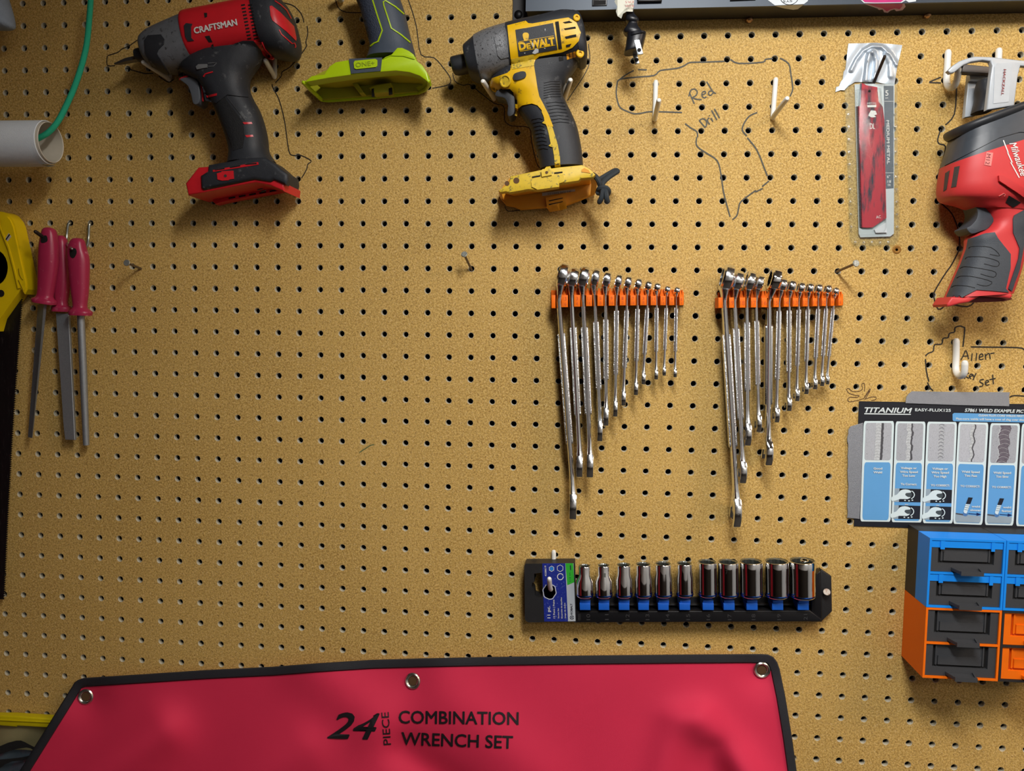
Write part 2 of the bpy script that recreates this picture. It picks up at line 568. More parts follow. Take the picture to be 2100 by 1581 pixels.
def room():
    X0, X1, Y0, Z1 = -1.9, 2.3, -2.6, 2.50
    wallm = mat('painted_wall', rgb(206, 210, 214), 0.8); fl = mat('concrete', rgb(66, 62, 58), 0.8, bump=0.2)
    ce = mat('ceiling_paint', rgb(160, 154, 146), 0.8)
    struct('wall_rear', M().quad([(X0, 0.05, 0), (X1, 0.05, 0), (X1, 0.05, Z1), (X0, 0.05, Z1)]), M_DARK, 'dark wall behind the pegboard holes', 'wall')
    struct('wall_left', M().quad([(X0, 0.05, 0), (X0, 0.05, Z1), (X0, Y0, Z1), (X0, Y0, 0)]), mat('dark_paint', rgb(48, 44, 40), 0.8), 'plain side wall of the workshop', 'wall')
    struct('wall_right', M().quad([(X1, 0.05, 0), (X1, Y0, 0), (X1, Y0, Z1), (X1, 0.05, Z1)]), wallm, 'plain wall at the other side', 'wall')
    struct('wall_front', M().quad([(X0, Y0, 0), (X0, Y0, Z1), (X1, Y0, Z1), (X1, Y0, 0)]), wallm, 'plain wall opposite the pegboard', 'wall')
    struct('floor', M().quad([(X0, 0.05, 0), (X0, Y0, 0), (X1, Y0, 0), (X1, 0.05, 0)]), fl, 'grey concrete workshop floor', 'floor')
    struct('ceiling', M().quad([(X0, 0.05, Z1), (X1, 0.05, Z1), (X1, Y0, Z1), (X0, Y0, Z1)]), ce, 'pale workshop ceiling', 'ceiling')
    struct('red_reflector', M().box((X0 + .001, -1.95, 0), (X0 + .045, -0.95, 2.03)), mat('reflector_red', rgb(226, 40, 62), 0.5), 'unseen red panel added on the side wall for the sockets to reflect', 'reflector')  # red panel added off view, standing in for the red thing the sockets reflect
    struct('trim_1', M().box((X0, Y0, 0), (X1, Y0 + .02, 0.85)), mat('dark_panelling', rgb(52, 46, 42), 0.6), 'dark panelling along the opposite wall', 'trim')


room()

# ---- pen marks on the board (flat print)
CI = Crop(1200, 80, 3.952); CAL = Crop(1700, 640, 3.4375); CR = Crop(200, 0, 3.5935); CY3 = Crop(600, 0, 3.0)
CH = Crop(1860, 80, 2.7257)
M_PEN = mat('marker_ink', rgb(78, 76, 66), 0.6, var=0.25, vs=300)
M_PEN2 = mat('black_marker_ink', rgb(38, 32, 26), 0.6, var=0.25, vs=300)
M_PEN3 = mat('brown_pen_ink', rgb(92, 62, 36), 0.6, var=0.2, vs=300)


def marks(name, label, crop, lines, wpx, material, d=0.00035, k=3):
    m = M()
    for i, l in enumerate(lines):
        p = crop(*l)
        if len(p) > 2: p = sm(p, k, closed=False)
        m.ribbon(p, wpx, d + 0.00002 * i)
    o = m.obj(name, material, BOARD, angle=0, recalc=False)
    o['label'] = label
    return o


marks('marker_outline', 'grey drill outline drawn around the two empty white pegs', CI, [
    [(258, 345), (330, 290), (395, 255)], [(430, 247), (500, 250)],
    [(265, 340), (300, 322), (420, 308), (560, 295), (610, 255), (740, 238), (805, 215), (850, 190), (960, 187), (1130, 180)],
    [(1180, 165), (1245, 197), (1440, 187), (1460, 165), (1520, 158)],
    [(1580, 155), (1650, 200), (1668, 290), (1683, 400), (1660, 465)],
    [(262, 345), (252, 430), (262, 500), (285, 555), (340, 585), (400, 605), (460, 600), (540, 588), (785, 595)],
    [(810, 685), (860, 722), (905, 750), (912, 795)],
    [(905, 795), (900, 850), (925, 885), (985, 925), (1070, 985), (1100, 1090), (1120, 1230), (1150, 1350), (1175, 1440)],
    [(1395, 595), (1330, 625), (1285, 690), (1275, 740), (1310, 785)], [(1315, 800), (1380, 880), (1420, 960), (1450, 1040), (1478, 1110)],
    [(1490, 1150), (1435, 1195)], [(1440, 1210), (1380, 1240)], [(1385, 1225), (1265, 1315), (1245, 1370), (1230, 1430), (1195, 1463)]],
    2.6, M_PEN)
marks('handwriting', 'handwritten words Red Drill', CI, [
    [(845, 432), (865, 480), (885, 525)], [(840, 465), (855, 418), (885, 405), (908, 425), (900, 455), (868, 475)], [(868, 475), (905, 488), (945, 490)],
    [(948, 452), (975, 440), (972, 424), (952, 430), (946, 455), (962, 476), (985, 468)],
    [(1030, 420), (1006, 424), (1000, 446), (1018, 456), (1040, 432)], [(985, 345), (1010, 385), (1035, 425), (1060, 442)],
    [(925, 660), (950, 690), (975, 718)], [(925, 660), (955, 645), (980, 662), (985, 690), (975, 715)],
    [(985, 655), (998, 675), (1010, 692)], [(990, 668), (996, 645), (1008, 640)], [(1018, 640), (1028, 655), (1036, 668)], [(1006, 616), (1010, 622)],
    [(1025, 578), (1048, 620), (1068, 655)], [(1048, 565), (1070, 605), (1090, 640)]], 2.4, M_PEN)
marks('marker_outline', 'stepped key outline drawn around the lower white hook', CAL, [
    [(945, 245), (958, 120), (945, 105), (920, 98), (890, 110), (885, 140), (850, 150), (840, 180), (805, 185), (795, 225), (745, 230), (735, 275), (700, 290), (680, 310)],
    [(680, 330), (688, 420), (705, 490)], [(695, 495), (710, 530), (735, 555)], [(1000, 245), (1330, 250), (1375, 265), (1420, 270)], [(1275, 600), (1310, 588), (1420, 596)]], 2.4, M_PEN2)
marks('handwriting', 'handwritten words Allen key set', CAL, [
    [(930, 338), (948, 305), (966, 270), (985, 332)], [(940, 312), (985, 308)], [(1010, 290), (1005, 345)], [(1042, 288), (1037, 342)],
    [(1060, 318), (1086, 310), (1078, 294), (1062, 305), (1064, 334), (1090, 330)], [(1102, 295), (1106, 335)], [(1105, 308), (1128, 290), (1138, 330)], [(1138, 292), (1168, 288)],
    [(968, 420), (956, 472)], [(988, 428), (962, 450), (988, 466)], [(990, 456), (1012, 446), (1002, 436), (990, 452), (1002, 470)], [(1012, 436), (1022, 456)], [(1038, 430), (1024, 460), (1016, 478)],
    [(1092, 474), (1068, 478), (1066, 492), (1086, 505), (1080, 522), (1060, 524)], [(1102, 502), (1126, 490), (1114, 480), (1102, 500), (1112, 514), (1132, 510)],
    [(1155, 440), (1160, 508)], [(1132, 476), (1175, 466)]], 2.0, M_PEN2)
marks('doodle', 'small brown hand doodle above the poster corner', CAL, [
    [(180, 585), (140, 570), (125, 545), (140, 538), (165, 558), (200, 560), (235, 545), (232, 510), (245, 500), (252, 520), (250, 560)],
    [(180, 585), (215, 590), (190, 602), (150, 600), (132, 615), (145, 632), (190, 625), (245, 610)],
    [(245, 610), (285, 545), (290, 552), (255, 615)], [(252, 600), (286, 552)], [(250, 615), (300, 598), (332, 600), (328, 616), (300, 622)]], 1.2, M_PEN3)
marks('marker_outline', 'black outline around the red and grey driver', CR, [
    [(370, 265), (310, 285), (230, 340), (180, 360), (150, 385), (75, 410)], [(72, 412), (72, 480), (130, 483)], [(205, 505), (235, 510), (340, 540), (410, 540)], [(450, 560), (520, 605), (560, 585)],
    [(1370, 20), (1440, 40), (1485, 80), (1510, 120), (1520, 165)],
    [(1545, 190), (1550, 250), (1535, 310), (1540, 340), (1500, 400), (1450, 460), (1410, 500), (1360, 530), (1355, 560), (1310, 610)],
    [(1285, 620), (1300, 660), (1340, 740), (1380, 900), (1410, 1110), (1445, 1145), (1500, 1145), (1575, 1185), (1550, 1210), (1540, 1250), (1505, 1310)],
    [(1380, 1332), (1455, 1320)], [(735, 1440), (780, 1445), (850, 1425)]], 1.9, M_PEN2)
marks('marker_outline', 'black outline around the lime green drill', CY3, [
    [(262, -20), (280, 45), (330, 75), (430, 78)], [(705, -20), (740, 80), (765, 180), (790, 335), (870, 355), (930, 420), (970, 480), (960, 520), (860, 543)]], 1.7, M_PEN2)
marks('marker_outline', 'black outline around the yellow driver', CY3, [
    [(985, 450), (1000, 500), (1050, 525), (1090, 520), (1160, 575), (1240, 635), (1300, 655), (1305, 740), (1350, 775), (1455, 785), (1470, 870), (1500, 1000), (1525, 1035)],
    [(1820, 270), (1828, 380), (1790, 470), (1730, 560), (1690, 620)], [(1305, 1270), (1330, 1300), (1420, 1288)]], 1.5, M_PEN2)
marks('marker_outline', 'black outline around the red saw', CH, [
    [(125, 240), (190, 213)], [(125, 243), (190, 245)],
    [(278, 275), (265, 420), (215, 480)], [(190, 505), (172, 560), (180, 585), (215, 600), (200, 680), (175, 760), (172, 880), (195, 920), (250, 975), (285, 1060), (295, 1140), (290, 1180), (250, 1260), (215, 1310), (160, 1400), (150, 1440), (175, 1510), (215, 1488)],
    [(235, 1480), (340, 1495), (380, 1465)]], 2.4, M_PEN2)
marks('scribble', 'short green pen stroke', Crop(500, 700, 6.323), [[(1500, 1440), (1560, 1400), (1640, 1350), (1690, 1338)]], 1.8, mat('green_ink', rgb(86, 110, 70), 0.7))

# ---- white plastic pegs
M_PEG = mat('white_plastic', rgb(246, 247, 242), 0.38, var=0.03)


def peg(label, path, r=0.0027, group='white plastic pegs in the board', name='white_peg', material=None, seg=12, smooth=True):
    P = [at(x, y, d) for x, y, d in path]
    if smooth and len(P) > 2: P = [Vec(p) for p in sm([tuple(p) for p in P], 5, closed=False)]
    m = M().tube(P, r, seg=seg)
    o = m.obj(name, material or M_PEG, origin=P[0]); tag(o, label, 'hook', group); return o


def jpeg_path(crop, top, bottom, tip, D, r=0.0029):
    t, b, e = crop.one(*top), crop.one(*bottom), crop.one(*tip)
    A = at(*t, r); B = at(*b, r); E = at(*e, D)
    bend = B + (E - B).normalized() * 0.006
    return [A, A.lerp(B, 0.5), A.lerp(B, 0.9), B + Vec((0, -0.001, -0.0005)), bend, B.lerp(E, 0.5), E]


def peg2(label, crop, top, bottom, tip, D, r=0.0027):
    P = jpeg_path(crop, top, bottom, tip, D)
    o = M().tube(P, r, seg=12).obj('white_peg', M_PEG, origin=P[0]); tag(o, label, 'hook', 'white plastic pegs in the board'); return o


peg2('white peg near the plug, bare, pointing up beside the words Red Drill', CI, (573, 350), (564, 648), (597, 500), 0.050)
peg2('white peg, bare, at the far end of the Red Drill outline', CI, (1545, 330), (1520, 635), (1635, 485), 0.050)
peg2('white peg under the nose of the red and grey driver', CR, (536, 480), (530, 582), (340, 460), 0.050)
peg2('white peg behind the handle of the red and grey driver', CR, (1306, 430), (1306, 565), (1238, 448), 0.036)
peg2('white peg under the nose of the yellow driver', CY3, (1246, 540), (1240, 606), (1172, 502), 0.052)
peg2('white peg behind the handle of the yellow driver', CY3, (1672, 520), (1672, 606), (1709, 494), 0.052)
peg('white J shaped hook with the words Allen key set beside it', [CAL.one(897, 205) + (.003,), CAL.one(896, 320) + (.003,), CAL.one(894, 400) + (.0045,), CAL.one(906, 438) + (.010,), CAL.one(928, 450) + (.017,), CAL.one(952, 428) + (.024,), CAL.one(958, 362) + (.027,)], 0.0036)
peg('white J shaped hook under the guard of the red saw', [CH.one(230, 75) + (.003,), CH.one(225, 160) + (.003,), CH.one(221, 235) + (.004,), CH.one(232, 268) + (.010,), CH.one(255, 270) + (.018,), CH.one(276, 240) + (.026,), CH.one(288, 175) + (.032,)], 0.0034)
peg('white peg rising behind the grey guard of the red saw', [CH.one(514, 66) + (.003,), CH.one(512, 110) + (.003,), CH.one(510, 190) + (.004,), CH.one(505, 215) + (.008,)], 0.0034)

# ---- nails and screws
M_STEEL = mat('nail_steel', rgb(120, 112, 104), 0.45, metal=0.8, var=0.25, vs=800, wear=(rgb(92, 60, 40), 0.25, 500))
M_NHEAD = mat('nail_head_steel', rgb(176, 182, 178), 0.35, metal=0.85, var=0.35, vs=1500, bump=0.5, bs=1500)


def nail(label, base, head, D, r=0.0014, rh=0.0037, dark=False, into=0.004, group='nails in the board', dull=False):
    B = at(*base, 0); H = at(*head, D); d = (H - B).normalized()
    t = thing('nail', label, 'nail', B, group)
    mt = M_STEEL if not dark else mat('dark_nail', rgb(62, 54, 50), 0.5, metal=0.7)
    M().tube([B - d * into, H], r, seg=10, rnd=False).obj('shank', mt, t)
    M().lathe([(rh * 0.9, -0.0002), (rh, 0.0003), (rh, 0.0010), (rh * 0.88, 0.0015)], H - d * 0.0006, d, 18).obj('head', M_STEEL if dull else (M_NHEAD if not dark else mt), t)
    return t


nail('dull nail leaning to the side near the red file handles', (289, 551), (260, 539), 0.034)
nail('shiny nail slanting from a hole below the yellow driver', (967, 553), (952, 521.5), 0.026)
nail('nail with a rusty shank above the wrench rack by the saw blades', (1716, 557), (1755.5, 540), 0.038)

# ------------------------------------------------------------------ wrenches in their orange racks
M_CHROME = mat('chrome', (0.86, 0.88, 0.90, 1), 0.17, metal=1.0, var=0.06, vs=300, bump=0.12, bs=500)
M_CHROME_H = mat('hammered_chrome', (0.82, 0.84, 0.86, 1), 0.2, metal=1.0, var=0.15, vs=900, bump=0.9, bs=1100)
M_POLISH = mat('polished_chrome', (0.90, 0.92, 0.94, 1), 0.06, metal=1.0, var=0.03)
M_ORANGE = mat('orange_print', rgb(255, 118, 14), 0.5, spec=0.25, var=0.05, vs=400, bump=0.15, bs=1500)
M_ORANGE_D = mat('engraved_orange', rgb(214, 84, 14), 0.6)


def ext(m, poly, o, u, v, n, t0, t1, bev=0.0, seg=2, mi=0, both=True):
    """Outline (a, b) in the frame (o; u, v) thickened along n from t0 to t1 with rounded edges."""
    o, u, v, n = Vec(o), Vec(u), Vec(v), Vec(n)
    R = []
    if bev and both: R += [(bev * (1 - math.sin(a)), t0 + bev * (1 - math.cos(a))) for a in [math.pi / 2 * k / seg for k in range(seg + 1)]]
    else: R += [(0, t0)]
    if bev: R += [(bev * (1 - math.cos(a)), t1 - bev * (1 - math.sin(a))) for a in [math.pi / 2 * k / seg for k in range(seg + 1)]]
    else: R += [(0, t1)]
    k = len(poly); V = []; F = []
    for t, h in R: V += [o + u * a + v * b + n * h for a, b in (inset(poly, t) if t > 1e-9 else poly)]
    for r in range(len(R) - 1):
        for i in range(k):
            j = (i + 1) % k; F.append([r * k + i, r * k + j, (r + 1) * k + j, (r + 1) * k + i])
    F.append(list(range(k))[::-1]); F.append([(len(R) - 1) * k + i for i in range(k)])
    return m.add(V, F, mi)


JAW = [(-1.0, .15), (-1.06, -.35), (-.92, -.85), (-.70, -1.02), (-.50, -.95), (-.50, -.15), (-.30, .12), (.30, .12), (.50, -.15), (.50, -1.0), (.70, -1.08),
       (.92, -.88), (1.06, -.35), (1.0, .15), (.78, .62), (.42, .95), (-.42, .95), (-.78, .62)]


def wrench(label, group, rack_px, head_px, hw, hh, tip_px, dS=0.022, polished=False):
    k = 0.915 - dS
    mpp = k / FPX
    R = hh * mpp / 2 * 1.0; TH = hw * mpp * 0.98
    A = at(*rack_px, dS); Ht = at(*head_px, dS); Bt = at(*tip_px, dS)
    Rj = R * 1.06
    Hc = Vec((Ht.x - 0.0006, -dS, Ht.z - R)); Bc = Vec((Bt.x, -dS, Bt.z + Rj * 1.06))
    t = thing('combination_wrench', label, 'wrench', Bc, group)
    mch = M_POLISH if polished else M_CHROME
    # ring end, leaning out of the handle's line
    ti = math.radians(12); up = Vec((math.sin(ti), 0, math.cos(ti))); n = Vec((math.cos(ti), 0, -math.sin(ti))); yv = Vec((0, -1, 0))
    seg = 24; prof = [(0.66, .5, 1), (0.86, .5, 0), (0.97, .34, 0), (1.0, 0.1, 0), (1.0, -.1, 0), (.97, -.34, 0), (.86, -.5, 0), (.66, -.5, 1)]
    V = []; F = []
    for r, h, star in prof:
        for i in range(seg):
            a = 2 * math.pi * i / seg; rr = R * r * ((1.0 if i % 2 else 0.9) if star else 1)
            V.append(Hc + up * (rr * math.cos(a)) + yv * (rr * math.sin(a)) + n * (h * TH))
    for q in range(len(prof)):
        q2 = (q + 1) % len(prof)
        for i in range(seg):
            j = (i + 1) % seg; F.append([q * seg + i, q * seg + j, q2 * seg + j, q2 * seg + i])
    M().add(V, F).obj('box_end', mch, t, angle=28)
    # handle: neck, slim edge, flared into the jaws
    top = Hc - up * (R * 0.80); bot = Bc + Vec((0, 0, Rj * 0.75)); mid = Vec((A.x, -dS, A.z))
    axis = [(top, R * .70, TH * .42), (top.lerp(mid, .5), R * .52, TH * .29), (mid, R * .46, TH * .26)]
    for f in (.15, .5, .85): axis.append((mid.lerp(bot, f), R * .46, TH * .26))
    axis += [(mid.lerp(bot, .95), R * .52, TH * .29), (bot, R * .72, TH * .40)]
    V = []; F = []; ns = 14
    for c, wy, tx in axis:
        for i in range(ns):
            a = 2 * math.pi * i / ns; ca, sa = math.cos(a), math.sin(a)
            V.append(c + Vec((math.copysign(abs(ca) ** .7, ca) * tx, -math.copysign(abs(sa) ** .6, sa) * wy, 0)))
    for q in range(len(axis) - 1):
        for i in range(ns):
            j = (i + 1) % ns; F.append([q * ns + i, q * ns + j, (q + 1) * ns + j, (q + 1) * ns + i])
    F.append(list(range(ns))[::-1]); F.append([(len(axis) - 1) * ns + i for i in range(ns)])
    h = M().add(V, F).obj('handle', mch, t)
    # raised panels on both faces
    a0 = mid.lerp(bot, .08 if R < .009 else .16); a1 = mid.lerp(bot, .74); d = (a1 - a0).normalized(); wv = Vec((1, 0, 0))
    L = (a1 - a0).length
    ext(M(), rrect(0, -R * .30, L, R * .30, R * .28), a0, d, yv, d.cross(yv).normalized(), -TH * .38, TH * .38, TH * .06).obj('raised_panel', M_CHROME if polished else M_CHROME_H, h)
    # open end, turned fifteen degrees
    ti = math.radians(15); uu = Vec((0, -math.cos(ti), -math.sin(ti))); vv = Vec((0, -math.sin(ti), math.cos(ti)))
    ext(M(), [(a * Rj, b * Rj) for a, b in JAW], Bc, uu, vv, Vec((1, 0, 0)), -TH * .36, TH * .36, TH * .12).obj('open_end', mch, t, angle=28)
    return t


CL = Crop(1100, 520, 5.647); CLB = Crop(1100, 760, 4.941); CRW = Crop(1440, 520, 5.647); CRB = Crop(1440, 760, 4.79)
ORD = ['first', 'second', 'third', 'fourth', 'fifth', 'sixth', 'seventh', 'eighth', 'ninth', 'tenth', 'eleventh', 'twelfth']
LSET = [(262, 318, 110, 120, 290, 370, 1480), (410, 436, 160, 108, 245, 436, 1060), (542, 560, 145, 112, 262, 541, 1062), (678, 692, 165, 88, 232, 641, 702),
        (802, 824, 200, 84, 205, 703, 547), (928, 958, 230, 74, 180, 797, 457), (1048, 1070, 255, 72, 160, 880, 347), (1172, 1188, 280, 70, 145, 1005, 242),
        (1286, 1302, 310, 66, 128, 1082, 134), (1392, 1406, 335, 62, 110, 1210, 86), (1506, 1524, 370, 55, 95, 1292, 48), (1620, 1636, 382, 55, 92, 1402, 64)]
for i, (us, uh, vt, hw, hh, ub, vb) in enumerate(LSET):
    wrench(f'chrome combination wrench, {ORD[i]} from the long end in the rack below the yellow driver', 'chrome wrenches in the rack below the yellow driver',
           CL.one(us, 560), CL.one(uh, vt), hw / 5.647, hh / 5.647, CLB.one(ub, vb), 0.018 + 0.0006 * (11 - i) * 0.6)
RSET = [(252, 300, 122, 122, 320, 324, 1508), (372, 420, 195, 100, 245, 388, 1088), (512, 562, 195, 88, 250, 436, 722), (622, 668, 240, 74, 190, 545, 592),
        (768, 852, 165, 112, 270, 636, 912), (888, 938, 280, 74, 165, 722, 500), (1003, 1042, 300, 74, 150, 842, 390), (1116, 1150, 325, 66, 138, 922, 294),
        (1222, 1252, 335, 66, 130, 1012, 226), (1342, 1354, 345, 64, 122, 1098, 180), (1436, 1462, 358, 62, 115, 1168, 148), (1520, 1552, 388, 54, 98, 1222, 132)]
for i, (us, uh, vt, hw, hh, ub, vb) in enumerate(RSET):
    lab = f'chrome combination wrench, {ORD[i]} from the long end in the rack below the Red Drill outline'
    if i == 4: lab = 'smooth polished wrench with a big ring standing out in the metric rack'
    wrench(lab, 'chrome wrenches in the rack below the Red Drill outline', CRW.one(us, 560), CRW.one(uh, vt), hw / 5.647, hh / 5.647, CRB.one(ub, vb), 0.018 + 0.0006 * (11 - i) * 0.6, i == 4)


def rack(label, crop, tabs, texts, vtop, two_line):
    x0 = tabs[0][0]; x1 = tabs[-1][1]
    base = at(*crop.one((x0 + x1) / 2, 600), 0)
    t = thing('wrench_rack', label, 'tool rack', base, 'orange wrench racks')
    D = 0.027
    # the back bar behind the slots
    bar = crop((x0 - 4, vtop + 40), (x1 + 4, vtop + 60), (x1 + 4, 596), (x0 - 4, 622))
    M().prism(xz(bar, 0.003), 0.0005, 0.0045, 0.0004).obj('back_bar', M_ORANGE, t)
    ink = M()
    for i, (a, b, v0, v1) in enumerate(tabs):
        M().prism(xz(crop((a, v0), (b, v0), (b, v1), (a, v1)), D), 0.0045, D, 0.0004, 2).obj('tab', M_ORANGE, t)
        if 0 < i < len(tabs) - 1 or i == len(tabs) - 1:
            w_ = (b - a) * .16
            M().prism(xz(crop((a - 6, v0 + 6), (a + w_, v0 - 78), (a + w_ * 2.2, v0 - 78), (b - w_ * 2.2, v0 - 10), (b - w_ * 2, v0 - 78), (b - w_, v0 - 78), (b + 6, v0 + 6)), .016), 0.0045, 0.016, 0).obj('fin', M_ORANGE, t)
        s_ = texts[i]
        if s_:
            if two_line:
                n_, d_ = s_.split('/')
                for q, (txt, fy) in enumerate(((n_, .45), (d_, .88))):
                    wd = (b - a) * (.30 if len(txt) == 1 else .56)
                    put_text(ink, txt, crop.one((a + b) / 2 - wd / 2, v0 + (v1 - v0) * fy), crop.one((a + b) / 2 + wd / 2, v0 + (v1 - v0) * fy), (v1 - v0) * .30 / crop.k, D + .0002)
            else:
                wd = (b - a) * (.42 if len(s_) == 1 else .82)
                put_text(ink, s_, crop.one((a + b) / 2 - wd / 2, v0 + (v1 - v0) * .74), crop.one((a + b) / 2 + wd / 2, v0 + (v1 - v0) * .74), (v1 - v0) * .45 / crop.k, D + .0002)
    ink.obj('size_numbers', M_ORANGE_D, t, angle=0, recalc=False)
    return t


LT = [(175, 220, 480, 632), (290, 365, 480, 620), (435, 508, 478, 615), (575, 645, 478, 608), (707, 777, 478, 606), (838, 905, 478, 603), (965, 1033, 480, 600),
      (1088, 1152, 482, 600), (1203, 1275, 482, 598), (1325, 1388, 490, 598), (1437, 1497, 490, 598), (1539, 1598, 495, 598), (1657, 1702, 500, 598)]
rack('orange wrench rack with fraction sizes below the yellow driver', CL, LT, ['', '13/16', '3/4', '11/16', '5/8', '9/16', '1/2', '7/16', '3/8', '11/32', '5/16', '9/32', '1/4'], 385, True)
RT = [(188, 236, 508, 630), (312, 368, 508, 628), (435, 500, 508, 626), (565, 628, 510, 624), (687, 752, 510, 622), (826, 888, 512, 620), (945, 1003, 512, 616), (1050, 1113, 514, 614),
      (1166, 1222, 514, 612), (1280, 1333, 516, 610), (1386, 1435, 516, 608), (1490, 1530, 518, 606), (1578, 1624, 520, 602)]
rack('orange wrench rack with metric sizes below the Red Drill outline', CRW, RT, ['', '19', '18', '17', '16', '15', '14', '13', '12', '11', '10', '9', '8'], 410, False)

# ------------------------------------------------------------------ socket rail and sockets
CS1 = Crop(1050, 1110, 6.0); CS2 = Crop(1390, 1110, 6.0)
M_BLK = mat('black_plastic', rgb(34, 34, 36), 0.5, var=0.15, vs=300, bump=0.15, bs=1200)
M_BLK2 = mat('black_gloss_plastic', rgb(22, 22, 25), 0.32, var=0.12, vs=200)
M_INKB = mat('embossed_black', rgb(64, 64, 66), 0.4)
M_WHITE = mat('white_ink', rgb(235, 236, 232), 0.5, var=0.03)
M_BLUECLIP = mat('blue_clip_plastic', rgb(24, 96, 205), 0.42, var=0.06)


def socket_rail():
    t = thing('socket_rail', 'black socket rail with a blue printed card, below the wrench racks', 'socket rail', at(1380, 1276, 0))
    D = 0.021
    # card plate with its hanging slot and the torn hole
    outer = CS1((168, 275), (775, 270), (790, 990), (205, 998), (175, 985), (158, 955), (152, 300))
    hole = circ((462, 618), 74, 16, 88)
    slot = [(270, 400), (362, 385), (372, 520), (372, 680), (330, 690), (285, 670), (275, 600), (240, 560), (250, 510), (275, 500)]
    # outline with two slits leading to the holes
    H = CS1(*hole); S_ = CS1(*slot)
    ih = max(range(len(H)), key=lambda i: H[i][1]); io = 3
    poly = outer[:io] + [(H[ih][0], outer[2][1])] + [H[(ih + k) % len(H)] for k in range(len(H) + 1)] + [(H[ih][0] - .05, outer[2][1])]
    isl = max(range(len(S_)), key=lambda i: S_[i][1])
    poly += [(S_[isl][0], outer[3][1] - .2)] + [S_[(isl - k) % len(S_)] for k in range(len(S_) + 1)][::1] + [(S_[isl][0] - .05, outer[3][1] - .2)]
    poly += outer[io:]
    M().prism(xz(poly, D), 0.002, D, 0).obj('card_plate', M_BLK, t, angle=30)
    # rail: back strip, lower bar with numbers, upper lip, end block
    M().prism(xz(CS1((776, 690), (1600, 690)) + CS2((1760, 700), (1760, 985)) + CS1((782, 990)), 0.004), 0.0, 0.004).obj('back_strip', M_BLK, t)
    M().prism(xz(CS1((782, 868)) + CS2((1625, 852), (1770, 960), (1750, 988)) + CS1((786, 1000)), D), 0.004, D, 0.0008).obj('number_bar', M_BLK2, t)
    M().prism(xz(CS1((782, 775)) + CS2((1700, 768), (1700, 792)) + CS1((782, 795)), 0.011), 0.004, 0.011, 0.0006).obj('upper_lip', M_BLK, t)
    M().prism(xz(CS2((1640, 720), (1700, 400), (1750, 355), (1770, 985), (1640, 985)), 0.014), 0.004, 0.016, 0.001).obj('end_block', M_BLK2, t)
    M().prism(xz(CS2((1755, 340), (1890, 430), (1897, 860), (1765, 985)), 0.008), 0.001, 0.009, 0.0012).obj('end_tab', M_BLK, t)
    # printed card
    blue = mat('blue_card', rgb(28, 44, 140), 0.4, var=0.08, vs=300, wear=(rgb(120, 135, 190), 0.06, 600))
    def flat(name, pts, material, d):
        o = M().flatpoly(CS1(*pts), d).obj(name, material, t, angle=0, recalc=False); return o
    # the blue field keeps the torn hole open
    fld = CS1((372, 272), (655, 270), (690, 985), (397, 985))
    bl = fld[:3] + [(H[ih][0], fld[2][1])] + [H[(ih + k) % len(H)] for k in range(len(H) + 1)] + [(H[ih][0] - .05, fld[2][1])] + fld[3:]
    M().prism(xz(bl, D), D, D + 0.0003).obj('blue_card', blue, t, angle=0)
    flat('grey_strip', [(655, 270), (757, 270), (782, 982), (690, 985)], mat('grey_card', rgb(188, 196, 204), 0.4, var=0.04), D + .0003)
    flat('green_flash', [(658, 271), (753, 270), (766, 503), (681, 540)], mat('green_card', rgb(52, 178, 52), 0.4, var=0.04), D + .0005)
    torn = M()
    torn.ribbon(CS1(*[(462 + 80 * math.cos(a) + 4 * math.sin(7 * a), 618 + 94 * math.sin(a) + 3 * math.cos(5 * a)) for a in [math.radians(x) for x in range(-70, 250, 12)]]), 1.6, D + .0005)
    torn.obj('torn_edge', mat('torn_card', rgb(200, 205, 215), 0.8, var=0.2, vs=1500), t, angle=0, recalc=False)
    E_ = D + .0006
    def up(body, u, v, length, h, bold=0.0):
        put_text(M(), body, CS1.one(u, v), CS1.one(u - length * .035, v - length), h / 6.0, E_, bold=bold).obj('lettering', M_WHITE, t, angle=0, recalc=False)
    up('11 pc.', 472, 945, 148, 38, .02); up('12 Point | Point', 530, 948, 230, 22, .02); up('Socket Set', 580, 948, 125, 17, .01)
    up('Ensemble de douilles', 622, 948, 258, 17, .01); up('Juego de dados', 662, 948, 190, 17, .01); up('4338619', 425, 430, 130, 22, .01)
    for c, r in (((487, 338), 32), ((592, 332), 40)):
        hx = [(c[0] + r * math.sin(math.radians(60 * k)), c[1] + r * 1.05 * math.cos(math.radians(60 * k))) for k in range(7)]
        M().ribbon(CS1(*hx), 1.0, E_).obj('emblem', M_WHITE, t, angle=0, recalc=False)
    M().ribbon(CS1(*circ((595, 435), 36, 18, 38)), 1.4, E_).obj('emblem', M_WHITE, t, angle=0, recalc=False)
    hexm = M().flatpoly(CS1(*[(487 + 27 * math.sin(math.radians(60 * k)), 338 + 28 * math.cos(math.radians(60 * k))) for k in range(6)]), E_)
    hexm.obj('blue_hexagon', mat('light_blue_ink', rgb(40, 130, 220), 0.4), t, angle=0, recalc=False)
    navy = mat('navy_ink', rgb(30, 34, 60), 0.5)
    put_text(M(), '1/2 in.', CS1.one(726, 492), CS1.one(718, 375), 22 / 6.0, E_).obj('lettering', navy, t, angle=0, recalc=False)
    put_text(M(), 'KOBALT', CS1.one(746, 898), CS1.one(741, 765), 24 / 6.0, E_, bold=.02).obj('lettering', navy, t, angle=0, recalc=False)
    dk = M(); dk.ribbon(CS1(*circ((738, 937), 22, 16)), 1.0, E_); dk.ribbon(CS1((722, 922), (754, 952)), .8, E_); dk.ribbon(CS1((754, 922), (722, 952)), .8, E_)
    dk.obj('emblem', navy, t, angle=0, recalc=False)
